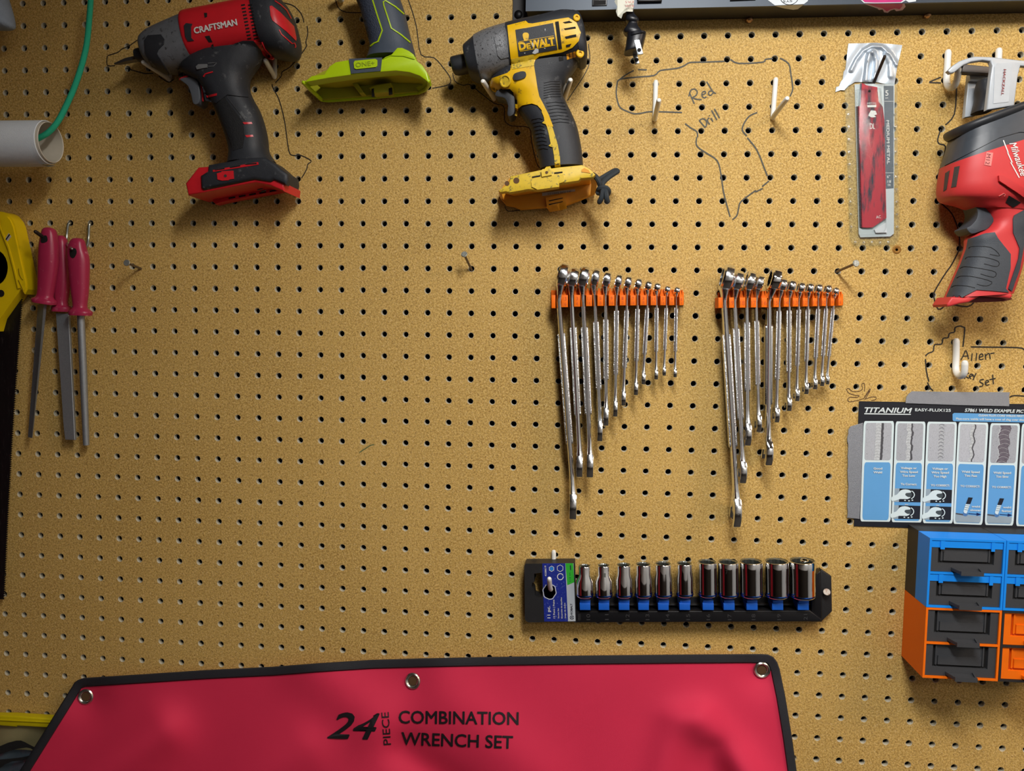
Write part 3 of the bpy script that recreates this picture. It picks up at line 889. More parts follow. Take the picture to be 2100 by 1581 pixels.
    M().flatpoly(CS1((712, 295), (724, 295), (728, 355), (716, 355)), E_).obj('emblem', navy, t, angle=0, recalc=False)
    # numbers pressed into the bar
    for s_, crop, u in (('mm', CS1, 845), ('10', CS1, 962), ('11', CS1, 1190), ('12', CS1, 1445), ('13', CS1, 1690), ('14', CS1, 1938), ('15', CS2, 150), ('16', CS2, 398), ('17', CS2, 660), ('18', CS2, 955), ('19', CS2, 1268), ('21', CS2, 1595)):
        put_text(M(), s_, crop.one(u, 968), crop.one(u - 2, 895), 48 / 6.0, D + .0004).obj('size_number', M_INKB, t, angle=0, recalc=False)
    return t


RAIL = socket_rail()
M_BRING = mat('blue_band_metal', (0.03, 0.12, 0.55, 1), 0.18, metal=1.0, var=0.05)
M_SOCK_IN = mat('socket_inside', (0.35, 0.38, 0.36, 1), 0.35, metal=1.0, var=0.1)
SK = [('10', CS1, 898, 250, 148, 212, 475, 690), ('11', CS1, 1130, 245, 156, 218, 470, 690), ('12', CS1, 1378, 238, 178, 216, 455, 688), ('13', CS1, 1618, 232, 192, 218, 450, 686),
      ('14', CS1, 1862, 225, 204, 222, 445, 684), ('15', CS2, 85, 222, 192, 212, 430, 680), ('16', CS2, 365, 205, 232, 232, 400, 680), ('17', CS2, 622, 205, 252, 252, 400, 682),
      ('18', CS2, 905, 200, 280, 276, 400, 684), ('19', CS2, 1220, 198, 292, 290, 400, 690), ('21', CS2, 1535, 192, 312, 308, 400, 696)]
for i, (size, crop, u, vt, wt, wb, vs_, vb) in enumerate(SK):
    dc = 0.022; mpp = (0.915 - dc) / FPX / 6.0
    r1, r2 = wt * mpp / 2, wb * mpp / 2
    tilt = 0.055 * (1 if i == 10 else .25)
    B = at(*crop.one(u, vb - 12), dc); T = at(*crop.one(u - 4, vt + 42 + (vt - 190) * .1), dc); H = T.z - B.z
    S1 = at(*crop.one(u, vs_ - 62), dc).z - B.z; S0 = at(*crop.one(u, vs_ + 8), dc).z - B.z
    ax = Vec(((T.x - B.x) / H, 0, 1)).normalized()
    t = thing('socket', f'chrome {size} millimetre socket, {ORD[i]} along the black rail counting from the card', 'socket', B, 'chrome sockets on the rail')
    pr = [(r2 * .90, 0), (r2 * .97, .0006), (r2, .0016), (r2, .0044), (r2, S0), (r1, S1), (r1, H - .0012), (r1 * .97, H - .0003), (r1 * .92, H)]
    m = M().lathe(pr, B, ax, 32)
    m.f.pop()   # open the mouth
    m.obj('body', M_POLISH, t, angle=40)
    # twelve point mouth
    seg = 48; V = []; F = []; u_ = Vec((1, 0, 0)); w_ = ax.cross(u_).normalized()
    for rr, h in ((.92, H), (.80, H - .0012), (.78, H - H * .45)):
        for k in range(seg):
            a = 2 * math.pi * k / seg; st = 1 if rr > .9 else (1.03 if k % 4 == 0 else (.99 if k % 4 != 2 else .92))
            V.append(B + ax * h + (u_ * math.cos(a) + w_ * math.sin(a)) * (r1 * rr * st))
    for q in range(2):
        for k in range(seg):
            j = (k + 1) % seg; F.append([q * seg + k, q * seg + j, (q + 1) * seg + j, (q + 1) * seg + k])
    F.append([2 * seg + k for k in range(seg)])
    M().add(V, F).obj('mouth', M_SOCK_IN, t, angle=20, recalc=False)
    M().lathe([(r2 * 1.0, .0), (r2 * 1.012, .0004), (r2 * 1.012, .0012), (r2 * 1.0, .0016)], B + ax * .0018, ax, 32).obj('blue_band', M_BRING, t)
    if i in (1, 7):
        mk = M(); c = crop.one(u + (10 if i == 1 else -22), vt + 175)
        bv = m.bvh()
        put_text(mk, size[-1], (c[0] - 2.2, c[1] + 4), (c[0] + 2.2, c[1] + 4), 9, bvh=bv, d=.034)
        mk.obj('engraved_mark', M_SOCK_IN, t, angle=0, recalc=False)
    # clip the socket stands on: part of the rail
    cl = M().prism(xz(crop((u - 66 + (i > 5) * 6, 765), (u + 66 + (i > 5) * 12, 765), (u + 68 + (i > 5) * 12, 848), (u - 64 + (i > 5) * 6, 848)), .026), .004, .026, .0006)
    cl.prism(xz(crop((u - 62, 712), (u + 66, 712), (u + 66, 768), (u - 62, 768)), .020), .008, .024, .0004)
    cl.obj('clip', M_BLUECLIP, RAIL)
# small adapter sitting in the mouth of the largest socket
B = at(*CS2.one(1560, 240), .022)
ad = M().lathe([(.0042, -.004), (.0046, -.003), (.0046, .0005), (.0042, .0012), (.0030, .0012), (.0028, -.002)], B, (0.1, -.12, 1), 20)
tag(ad.obj('bit_adapter', M_POLISH, angle=40), 'small chrome ring adapter standing in the mouth of the widest socket', 'adapter')
peg('white peg through the torn hole in the blue socket card', [CS1.one(514, 132) + (.0028,), CS1.one(514, 250) + (.0028,), CS1.one(505, 520) + (.0028,), CS1.one(500, 600) + (.0035,), CS1.one(478, 592) + (.020,), CS1.one(466, 545) + (.028,), CS1.one(460, 465) + (.036,)], .0027)
nail('grey nail through the tapered end of the socket rail', CS2.one(1815, 680), CS2.one(1833, 625), .014, r=.0019, rh=.0042, group='nails in the board', dull=True)

# ------------------------------------------------------------------ power tools
DT = 0.040    # depth of the middle plane of the tools
M_TBLK = mat('rubber_black', rgb(42, 45, 51), 0.55, var=0.18, vs=160, bump=0.2, bs=1400, wear=(rgb(92, 94, 96), 0.05, 90))
M_TRED = mat('red_housing', rgb(214, 36, 46), 0.36, var=0.08, vs=120)
M_TGRY = mat('grey_casting', rgb(112, 116, 122), 0.5, metal=0.15, var=0.22, vs=150, bump=0.2, bs=900, wear=(rgb(60, 60, 62), 0.12, 200))
M_SLOT = mat('slot_black', rgb(14, 12, 12), 0.8)
M_BITSTEEL = mat('bit_steel', rgb(110, 108, 106), 0.4, metal=0.8, var=0.2)


def plate(parent, name, material, poly, bvh, lift=0.001, res=4.0, angle=35):
    return M().patch(poly, bvh, lift, res).obj(name, material, parent, angle=angle)


def line(parent, name, material, pts, w, bvh, lift=0.0008):
    return M().line_patch(pts, w, bvh, lift).obj(name, material, parent, angle=50)


def union(*ms):
    u = M()
    for q in ms: u.add(q.v, q.f)
    return u.bvh()


def red_driver():
    c = CR; o = c.one; h = DT
    t = thing('impact_driver', 'red and black cordless driver with a grey nose and steel bit', 'power tool', at(*o(1100, 1400), DT), 'cordless tools on the wall')
    M().loft([(o(126, 466), o(128, 478), h, .0015), (o(160, 452), o(165, 478), h, .003), (o(215, 428), o(222, 468), h, .0045), (o(300, 408), o(312, 452), h, .0048)], 6, 1).obj('bit', M_BITSTEEL, t, angle=20)
    M().loft([(o(290, 378), o(300, 448), h, .009), (o(302, 366), o(318, 462), h, .011), (o(352, 356), o(368, 462), h, .012)]).obj('collet', M_TBLK, t)
    nose = M().loft([(o(347, 310), o(385, 470), h, .017), (o(362, 275), o(412, 498), h, .023), (o(405, 236), o(468, 528), h, .026), (o(450, 212), o(530, 536), h, .0275), (o(550, 168), o(625, 520), h, .029), (o(672, 118), o(748, 478), h, .0300)])
    nose.obj('nose', M_TGRY, t)
    body = M().loft([(o(668, 104), o(742, 472), h, .0300, 2.5), (o(690, 94), o(766, 470), h, .0315, 2.5), (o(840, 66), o(915, 440), h, .0318, 2.5), (o(1010, 32), o(1085, 406), h, .0318, 2.5), (o(1190, -5), o(1266, 378), h, .0315, 2.5)], 36)
    body.obj('housing', M_TRED, t)
    cap = M().loft([(o(1182, -14), o(1280, 410), h, .0325, 2.8), (o(1240, -26), o(1335, 425), h, .0335, 2.8), (o(1320, -22), o(1425, 432), h, .032, 2.8), (o(1375, 20), o(1462, 405), h, .027, 2.8), (o(1412, 90), o(1476, 350), h, .019, 2.8), (o(1432, 160), o(1474, 290), h, .008, 2.8)], 36)
    cap.obj('rear_cap', M_TBLK, t)
    grip = M().loft([(o(690, 430), o(1240, 360), h, .024), (o(620, 520), o(1185, 470), h, .0235), (o(755, 610), o(1118, 560), h, .022), (o(820, 690), o(1106, 640), h, .0215), (o(862, 770), o(1135, 720), h, .021), (o(905, 870), o(1185, 810), h, .0205), (o(940, 960), o(1220, 910), h, .0205), (o(970, 1050), o(1243, 1020), h, .0205), (o(985, 1130), o(1252, 1110), h, .021), (o(975, 1215), o(1300, 1190), h, .024)])
    grip.obj('grip', M_TBLK, t)
    u = union(nose, body, cap, grip)
    plate(t, 'nose_bumper', M_TBLK, c((348, 300), (375, 262), (470, 256), (495, 290), (490, 328), (450, 368), (440, 395), (530, 545), (500, 538), (405, 490), (358, 400)), u, .0012)
    ov = plate(t, 'overmold', M_TBLK, c((592, 512), (625, 500), (700, 492), (722, 442), (860, 402), (952, 418), (985, 350), (1012, 320), (1070, 300), (1148, 300), (1190, 340), (1222, 425), (1150, 500), (1112, 570), (1100, 650), (1110, 720), (960, 700), (880, 760), (800, 745), (775, 640), (745, 575), (600, 565)), u, .0014)
    C9 = Crop(480, 0, 9.3)
    plate(t, 'red_tail', M_TRED, C9((385, 780), (540, 800), (600, 930), (770, 1115), (730, 1145), (650, 1120), (545, 1050), (470, 880)), u, .0016, 3)
    plate(t, 'rear_badge', M_TRED, C9((682, 125), (720, 112), (880, 240), (1140, 510), (1185, 740), (1178, 785), (1000, 610), (735, 395), (700, 300)), u, .0008, 3)
    line(t, 'red_accent', M_TRED, C9((860, 570), (905, 655), (1105, 835), (1150, 822), (1172, 885), (1160, 910)), 2.0, u)
    line(t, 'red_accent', M_TRED, C9((775, 20), (880, 90), (1000, 200), (1085, 360)), 1.8, u)
    plate(t, 'clip_window', M_TBLK, c((640, 190), (655, 172), (700, 178), (690, 200), (692, 280), (712, 300), (668, 305), (648, 270)), u, .0010, 3)
    for p in ([(785, 95), (808, 95), (808, 125), (790, 132)], [(790, 268), (825, 262), (848, 312), (820, 312)], [(838, 335), (852, 322), (858, 355), (845, 360)]):
        plate(t, 'vent_slot', M_SLOT, c(*p), u, .0003, 3)
    for k in range(11):    # cooling slots in two columns
        y = 30 + k * 24.6
        for (xa, wd) in ((1058 + k * 4.6, 28), (1108 + k * 4.4, 32)):
            plate(t, 'vent_slot', M_SLOT, c((xa, y + 5), (xa + wd, y), (xa + wd + 1, y + 11), (xa + 1, y + 16)), u, .0003, 3)
    put_text(M(), 'CRAFTSMAN', o(716, 248), o(1030, 184), 13.2, bvh=u, bold=.028, lift=.0009).obj('lettering', M_WHITE, t, angle=0, recalc=False)
    sel = mat('selector_grey', rgb(120, 122, 124), 0.45)
    plate(t, 'selector', sel, c((735, 492), (752, 478), (815, 476), (815, 502), (742, 514)), union(nose, body, cap, grip), .0030, 3)
    line(t, 'arrow_mark', sel, c((820, 470), (860, 466), (884, 465), (862, 490), (822, 492)), 1.0, u, .0022)
    line(t, 'red_accent', M_TRED, c((788, 568), (800, 548), (855, 532)), 2.6, u, .0022)
    plate(t, 'red_accent', M_TRED, c((808, 706), (884, 690), (884, 706), (812, 722)), u, .0020, 3)
    for p in ([(1070, 902), (1135, 900), (1142, 914), (1082, 916)], [(1088, 997), (1145, 994), (1150, 1008), (1100, 1012)]):
        plate(t, 'grip_dash', M_TRED, c(*p), u, .0006, 3)
    line(t, 'grip_seam', M_INKB, c((905, 690), (930, 655), (975, 662), (958, 718), (1090, 890)), 1.2, u, .0006)
    tex = mat('rubber_texture', rgb(26, 27, 30), 0.7, var=0.2, vs=600, bump=0.9, bs=1300)
    plate(t, 'grip_texture', tex, c((868, 780), (935, 700), (950, 735), (1075, 900), (1085, 1000), (1070, 1090), (1000, 1110), (985, 1060), (940, 940)), u, .0005)
    trg = M().prism(xz(sm(c((618, 588), (690, 575), (735, 592), (758, 640), (766, 735), (748, 772), (716, 768), (700, 700), (676, 640), (640, 610)), 3), .046), .030, .050, .0008)
    trg.obj('trigger', mat('trigger_grey', rgb(92, 96, 102), 0.45, var=0.08), t)
    M().tube([at(*p, .047) for p in sm(c((608, 585), (640, 568), (700, 560), (742, 575), (764, 620), (774, 690), (778, 742)), 3, closed=False)], .0011, 6).obj('trigger_trim', M_TRED, t)
    # shoe for the battery
    B = Crop(360, 300, 8.077)
    sh = M().prism(xz(B((400, 480), (520, 405), (530, 300), (930, 232), (1100, 185), (1480, 172), (1650, 290), (1750, 380), (1850, 450), (1858, 560), (1820, 640), (1620, 555), (1560, 585), (1300, 545), (450, 720), (410, 680)), .066), .056, .066, .004, 4)
    sh.obj('battery_shoe', M_TBLK, t)
    M().prism(xz(B((1560, 230), (1650, 300), (1750, 390), (1845, 455), (1858, 560), (1836, 680), (1800, 640), (1690, 480), (1580, 400)), .050), .014, .060, .003).obj('shoe_heel', M_TBLK, t)
    fr = M().prism(xz(B((160, 612), (372, 345), (512, 335), (1000, 300), (1640, 400), (1740, 560), (1800, 620), (1788, 742), (1560, 648), (1330, 600), (1100, 640), (460, 765), (205, 812)), .062), .012, .062, .002, 3)
    fr.obj('red_frame', M_TRED, t)
    M().prism(xz(B((560, 760), (1300, 620), (1790, 700), (1788, 748), (1500, 800), (820, 930), (685, 968), (645, 930)), .016), .008, .020, .0015).obj('rear_rail', M_TRED, t)
    rb = union(sh, fr)
    for p in ([(620, 395), (1370, 262), (1378, 305), (625, 425)],):
        plate(t, 'red_grille', M_TRED, B(*p), rb, .0006, 3)
    for p in ([(655, 392), (815, 362), (818, 378), (660, 402)], [(905, 345), (1075, 315), (1078, 332), (908, 362)], [(1160, 295), (1345, 275), (1348, 296), (1162, 308)]):
        plate(t, 'grille_slot', M_SLOT, B(*p), rb, .0010, 3)
    plate(t, 'screw_plate', M_TRED, B((690, 450), (760, 430), (770, 415), (960, 405), (970, 540), (900, 550), (880, 565), (770, 570), (700, 550)), rb, .0008, 3)
    M().lathe([(.0016, 0), (.0016, .0006)], at(*B.one(828, 490), .0666), (0, -1, 0), 12).obj('screw', M_BITSTEEL, t)
    rl = M().prism(xz(B((560, 760), (1300, 620), (1790, 700), (1788, 748), (1500, 800), (820, 930), (685, 968), (645, 930)), .016), .008, .020).bvh()
    for k in range(5):
        x = 880 + k * 170; y = 850 - k * 29
        plate(t, 'rail_slot', M_SLOT, B((x, y), (x + 110, y - 20), (x + 112, y + 5), (x + 2, y + 25)), rl, .0004, 3)
    # contacts glinting inside the shoe
    for k in range(4):
        p0 = B.one(1230 + k * 65, 680 + k * 22); p1 = B.one(1340 + k * 50, 655 + k * 24)
        M().tube([at(*p0, .030), at(*p1, .030)], .0007, 6).obj('contact', M_BITSTEEL, t)
    return t


red_driver()


def ridges(parent, lines, bvh, w=1.4, lift=.0009):
    for l in lines: line(parent, 'grip_ridge', M_TBLK, l, w, bvh, lift)


def yellow_driver():
    A = Crop(900, 20, 6.176); Bc = Crop(980, 230, 6.774); a = A.one; b = Bc.one; h = DT
    yel = mat('yellow_housing', rgb(240, 190, 12), 0.42, var=0.08, vs=120, wear=(rgb(150, 120, 40), 0.07, 140))
    yel2 = mat('scuffed_yellow', rgb(226, 192, 50), 0.5, var=0.14, vs=200, wear=(rgb(120, 112, 60), 0.14, 260))
    amb = mat('shaded_amber', rgb(232, 158, 24), 0.5, var=0.08)  # foot underside: its shade is put into a deeper yellow
    gry = mat('worn_casting', rgb(132, 134, 138), 0.42, metal=0.35, var=0.2, vs=250, bump=0.25, bs=900, wear=(rgb(52, 52, 54), 0.16, 420))
    t = thing('impact_driver', 'yellow and black cordless driver with a worn grey nose', 'power tool', at(*b(900, 1340), DT), 'cordless tools on the wall')
    M().loft([(a(150, 650), a(178, 770), h, .008), (a(160, 610), a(192, 808), h, .0115), (a(230, 590), a(258, 820), h, .0125), (a(345, 568), a(372, 790), h, .0130)]).obj('collet', mat('dark_collet', rgb(52, 54, 58), 0.45, metal=0.4, var=0.2), t)
    ring = M().loft([(a(322, 500), a(392, 842), h, .022), (a(332, 470), a(412, 872), h, .0245), (a(400, 410), a(480, 905), h, .0265), (a(458, 362), a(545, 930), h, .0285)])
    ring.obj('nose_bumper', M_TBLK, t)
    nose = M().loft([(a(455, 352), a(545, 905), h, .0275), (a(560, 300), a(650, 895), h, .0295), (a(700, 252), a(780, 870), h, .031), (a(870, 205), a(920, 835), h, .0315)])
    nose.obj('nose', gry, t)
    body = M().loft([(a(860, 205), a(915, 830), h, .0318, 2.6), (a(1060, 165), a(1120, 800), h, .0325, 2.8), (a(1300, 122), a(1370, 730), h, .0325, 3), (a(1540, 62), a(1640, 690), h, .0325, 3), (a(1700, 66), a(1790, 690), h, .032, 3)], 36)
    body.obj('housing', M_TBLK, t)
    cap = M().loft([(a(1690, 60), a(1790, 715), h, .032, 3), (a(1775, 92), a(1845, 705), h, .0305, 3), (a(1835, 240), a(1872, 660), h, .026, 3), (a(1862, 380), a(1880, 560), h, .016, 3)], 36)
    cap.obj('rear_cap', M_TBLK, t)
    grip = M().loft([(a(700, 800), a(1800, 640), h, .024), (a(655, 930), a(1700, 800), h, .0235), (a(760, 1020), a(1600, 920), h, .023), (a(960, 1130), a(1562, 1040), h, .0225), (a(985, 1250), a(1600, 1150), h, .022), (b(640, 110), b(1320, 60), h, .0215), (b(740, 260), b(1380, 210), h, .021), (b(790, 470), b(1425, 420), h, .021), (b(840, 640), b(1452, 600), h, .021), (b(868, 800), b(1462, 760), h, .021)])
    grip.obj('grip', M_TBLK, t)
    u = union(ring, nose, body, cap, grip)
    plate(t, 'yellow_shell', yel, A((868, 208), (1065, 158), (1100, 148), (1135, 178), (1185, 182), (1480, 130), (1640, 106), (1740, 165), (1795, 295), (1770, 400), (1690, 480), (1560, 535), (1270, 588), (1222, 625), (1204, 700), (1228, 850), (1250, 1000), (1272, 1100), (1330, 1210), (1395, 1340), (1450, 1482),
          (1368, 1482), (1340, 1420), (1332, 1370), (1300, 1270), (1250, 1215), (1180, 1190), (1060, 1212), (1012, 1250), (990, 1350), (962, 1340), (972, 1180), (950, 1040), (905, 998), (830, 1000), (720, 1048), (672, 1020), (630, 950), (622, 918), (655, 882), (870, 805), (908, 770), (918, 690), (905, 560)), u, .0014, 5)
    u2 = union(ring, nose, body, cap, grip)
    plate(t, 'handle_strip', yel2, Bc((885, -5), (962, -5), (1050, 250), (1110, 450), (1140, 620), (1148, 760), (1070, 772), (1062, 640), (1040, 492), (985, 470), (1012, 440), (985, 300), (950, 172), (895, 152), (936, 112)), u, .0013, 4)
    bx = plate(t, 'badge_plate', M_TBLK, A((972, 266), (1448, 176), (1502, 502), (1012, 592)), u, .0020, 5)
    lab = M().patch(A((972, 266), (1448, 176), (1502, 502), (1012, 592)), u, .0020, 5).bvh()
    put_text(M(), 'D', a(1024, 510), a(1104, 497), 15.5, bvh=lab, bold=.05, d=.07).obj('lettering', yel, t, angle=0, recalc=False)
    put_text(M(), 'E', a(1118, 494), a(1162, 487), 11, bvh=lab, bold=.04, d=.07).obj('lettering', yel, t, angle=0, recalc=False)
    put_text(M(), 'WALT', a(1170, 486), a(1466, 440), 15.5, bvh=lab, bold=.05, d=.07).obj('lettering', yel, t, angle=0, recalc=False)
    line(t, 'badge_line', yel, A((1014, 408), (1455, 332)), 1.0, lab, .0005)
    line(t, 'badge_line', yel, A((1028, 528), (1472, 448)), 1.0, lab, .0005)
    plate(t, 'badge_spot', yel, sm(A((1062, 330), (1070, 300), (1100, 290), (1132, 300), (1140, 330), (1128, 385), (1104, 398), (1080, 390)), 3), lab, .0005, 2.5)
    for p in ([(1180, 548), (1225, 490), (1262, 500), (1262, 540), (1215, 562)], [(1175, 420), (1190, 415), (1205, 460), (1190, 470)], [(1330, 490), (1345, 480), (1350, 496)], [(1078, 548), (1095, 542), (1092, 560)], [(1340, 245), (1350, 240), (1348, 280)]):
        plate(t, 'paint_chip', mat('bare_scuff', rgb(196, 200, 204), 0.6), A(*p), lab, .0005, 3)
    plate(t, 'vent_bar', M_SLOT, A((1474, 162), (1518, 155), (1560, 490), (1516, 496)), u, .0020, 4)
    for p in ([(1572, 168), (1650, 150), (1690, 170), (1600, 180)], [(1585, 245), (1728, 222), (1736, 242), (1600, 262)], [(1598, 345), (1738, 318), (1742, 345), (1610, 372)], [(1610, 448), (1680, 430), (1660, 462), (1612, 470)]):
        plate(t, 'vent_slot', M_SLOT, A(*p), u, .0020, 3)
    for p in ([(1516, 590), (1572, 575), (1578, 640), (1524, 652)],):
        plate(t, 'vent_slot', M_SLOT, A(*p), u, .0005, 3)
    for k in range(3):
        x = 1615 + k * 42
        plate(t, 'amber_vent', amb, A((x, 565 - k * 14), (x + 32, 556 - k * 14), (x + 38, 625 - k * 14), (x + 6, 634 - k * 14)), u, .0005, 3)
    for (x, y, r) in ((1786, 562, .0042), (1742, 110, .0036)):
        hh = u.ray_cast(CAM, ray(*a(x, y)))[0]
        M().lathe([(r, -.001), (r, .0012), (r * .8, .0018), (r * .45, .0018), (r * .4, .0002)], hh + Vec((0, -.0012, 0)), (0.3, -1, .1), 18).obj('screw_boss', yel, t)
    hh = u.ray_cast(CAM, ray(*a(848, 910)))[0]
    M().lathe([(.0062, 0), (.0062, .0018), (.0052, .0020), (.0046, .0008), (.0018, .0008)], hh + Vec((0, -.0014, 0)), (-.35, -1, -.2), 20).obj('screw_hole', yel2, t)
    plate(t, 'direction_button', M_TBLK, sm(A((945, 850), (975, 812), (1060, 790), (1098, 800), (1108, 835), (1085, 872), (1000, 898), (958, 890)), 3), u, .0032, 3)
    # band across the middle of the shell
    plate(t, 'shell_band', yel2, A((918, 622), (1205, 560), (1208, 712), (930, 762)), u, .0019, 5)
    plate(t, 'nose_panel', gry, A((700, 340), (760, 300), (845, 240), (860, 300), (885, 600), (790, 625), (745, 580), (725, 470)), u, .0010, 5)
    ridges(t, [A((1330, 925 + k * 32), (1420, 905 + k * 32), (1530 + k * 2, 905 + k * 32)) for k in range(7)], u)
    ridges(t, [A((1360 + k * 12, 1180 + k * 42), (1470 + k * 12, 1165 + k * 42), (1590 + k * 12, 1180 + k * 42)) for k in range(7)], u)
    ridges(t, [Bc((755 + k * 8, 95 + k * 52), (850 + k * 8, 80 + k * 52), (905 + k * 9, 95 + k * 52)) for k in range(9)], u)
    M().prism(xz(sm(A((722, 1092), (742, 1045), (830, 1006), (912, 1008), (955, 1060), (968, 1200), (958, 1330), (895, 1368), (872, 1330), (880, 1230), (838, 1140), (745, 1118)), 3), .046), .028, .052, .0008, 2).obj('trigger', M_TBLK, t)
    # battery shoe: front wall, rear wall, roof and ends; open underneath
    front = Bc((288, 1092), (372, 1025), (440, 962), (450, 890), (868, 802), (1140, 762), (1450, 732), (1560, 792), (1635, 868), (1600, 905), (1432, 920), (1400, 952), (1132, 992), (1120, 1042), (830, 1082), (705, 1072), (440, 1118), (392, 1102), (305, 1114))
    fw = M().prism(xz(front, .066), .054, .066, .0012, 2); fw.obj('shoe_front', yel2, t)
    roof = Bc((330, 1050), (450, 900), (870, 812), (1450, 745), (1600, 850), (1560, 905), (1000, 1010), (460, 1085))
    M().prism(xz(roof, .056), .014, .054).obj('shoe_roof', amb, t)
    back = Bc((290, 1100), (470, 960), (900, 860), (1480, 800), (1640, 940), (1625, 1130), (1440, 1212), (1235, 1290), (950, 1320), (590, 1350), (505, 1312), (390, 1290), (312, 1195))
    bk = M().prism(xz(back, .014), .006, .014, .001); bk.obj('shoe_back', amb, t)
    # curved ends joining front to back
    M().loft([(b(286, 1092), b(330, 1112), .064, .002), (b(300, 1150), b(345, 1180), .040, .002), (b(320, 1195), b(365, 1225), .014, .002)], 10).obj('shoe_end', amb, t)
    M().add([at(*b(1560, 905), .056), at(*b(1640, 868), .056), at(*b(1655, 1000), .036), at(*b(1640, 1120), .014), at(*b(1560, 1165), .014), at(*b(1575, 1010), .036)], [[0, 1, 2, 5], [5, 2, 3, 4]]).obj('shoe_end', amb, t)
    bb = fw.bvh()
    plate(t, 'latch_plate', yel2, Bc((740, 965), (760, 930), (900, 905), (1040, 880), (1190, 860), (1205, 960), (1125, 990), (1118, 1035), (830, 1075), (750, 1040)), bb, .0014, 4)
    plate(t, 'latch_lug', yel2, Bc((880, 820), (900, 800), (1010, 785), (1025, 800), (1028, 880), (890, 905)), bb, .0030, 4)
    for p in ([(752, 895), (868, 875), (868, 893), (755, 915)], [(1060, 838), (1175, 825), (1178, 842), (1062, 858)]):
        plate(t, 'shoe_slot', M_SLOT, Bc(*p), bb, .0006, 3)
    for (x, y, r) in ((535, 950, 42), (405, 990, 34), (955, 838, 20)):
        plate(t, 'shoe_hole', mat('hole_brown', rgb(92, 60, 24), 0.7), circ(b(x, y), r / 6.774, 16), bb if x != 955 else M().patch(Bc((880, 820), (900, 800), (1010, 785), (1025, 800), (1028, 880), (890, 905)), bb, .0030, 4).bvh(), .0003, 3)
    plate(t, 'shoe_recess', amb, Bc((1440, 800), (1480, 775), (1540, 805), (1565, 850), (1440, 830)), bb, .0006, 3)
    kb = bk.bvh()
    plate(t, 'rear_latch', amb, Bc((945, 1200), (1220, 1140), (1232, 1290), (962, 1335)), kb, .006, 5)
    for y in (1205, 1255):
        plate(t, 'latch_slot', M_SLOT, Bc((985, y + 22), (1180, y - 18), (1182, y - 8), (988, y + 36)), M().patch(Bc((945, 1200), (1220, 1140), (1232, 1290), (962, 1335)), kb, .006, 5).bvh(), .0004, 3)
    plate(t, 'serial_sticker', mat('sticker_white', rgb(206, 196, 184), 0.5), Bc((892, 1122), (1350, 1070), (1352, 1100), (895, 1165)), kb, .0006, 4)
    put_text(M(), 'IN-RM 232121', b(1290, 1090), b(975, 1126), 3.2, bvh=kb, lift=.0012, up=(0.1, 1)).obj('lettering', mat('ink_grey', rgb(70, 66, 66), .6), t, angle=0, recalc=False)
    plate(t, 'paint_chip', mat('bare_scuff', rgb(196, 200, 204), 0.6), Bc((485, 1128), (500, 1118), (575, 1150), (565, 1168)), kb, .0005, 3)
    return t


yellow_driver()


def wrist_loop():
    b = Crop(980, 230, 6.774).one; r = .0028
    t = thing('wrist_cord', 'short black cord loop knotted to the foot of the yellow driver', 'cord', at(*b(1740, 1100), .04))
    mt = mat('black_cord', rgb(44, 52, 58), 0.7, var=0.25, vs=1500, bump=0.5, bs=2500)
    def T(name, pts): M().tube([Vec(p) for p in sm([tuple(at(*b(x, y), d)) for x, y, d in pts], 4, closed=False)], r, 8).obj(name, mt, t)
    T('strand', [(1590, 865, .044), (1640, 900, .052), (1680, 960, .054), (1705, 1050, .050)])
    T('loop', [(1715, 1060, .048), (1735, 990, .046), (1800, 920, .042), (1900, 850, .038), (1940, 822, .036), (1900, 815, .034), (1800, 870, .034), (1700, 930, .036)])
    T('knot', [(1668, 1110, .046), (1690, 1060, .054), (1770, 1050, .056), (1815, 1090, .054), (1800, 1140, .048), (1720, 1130, .044), (1668, 1120, .050)])
    T('tail', [(1740, 1090, .056), (1730, 1140, .058), (1715, 1200, .058), (1690, 1245, .056)])
    T('tail', [(1770, 1090, .056), (1785, 1150, .060), (1790, 1200, .060), (1795, 1240, .058)])


wrist_loop()


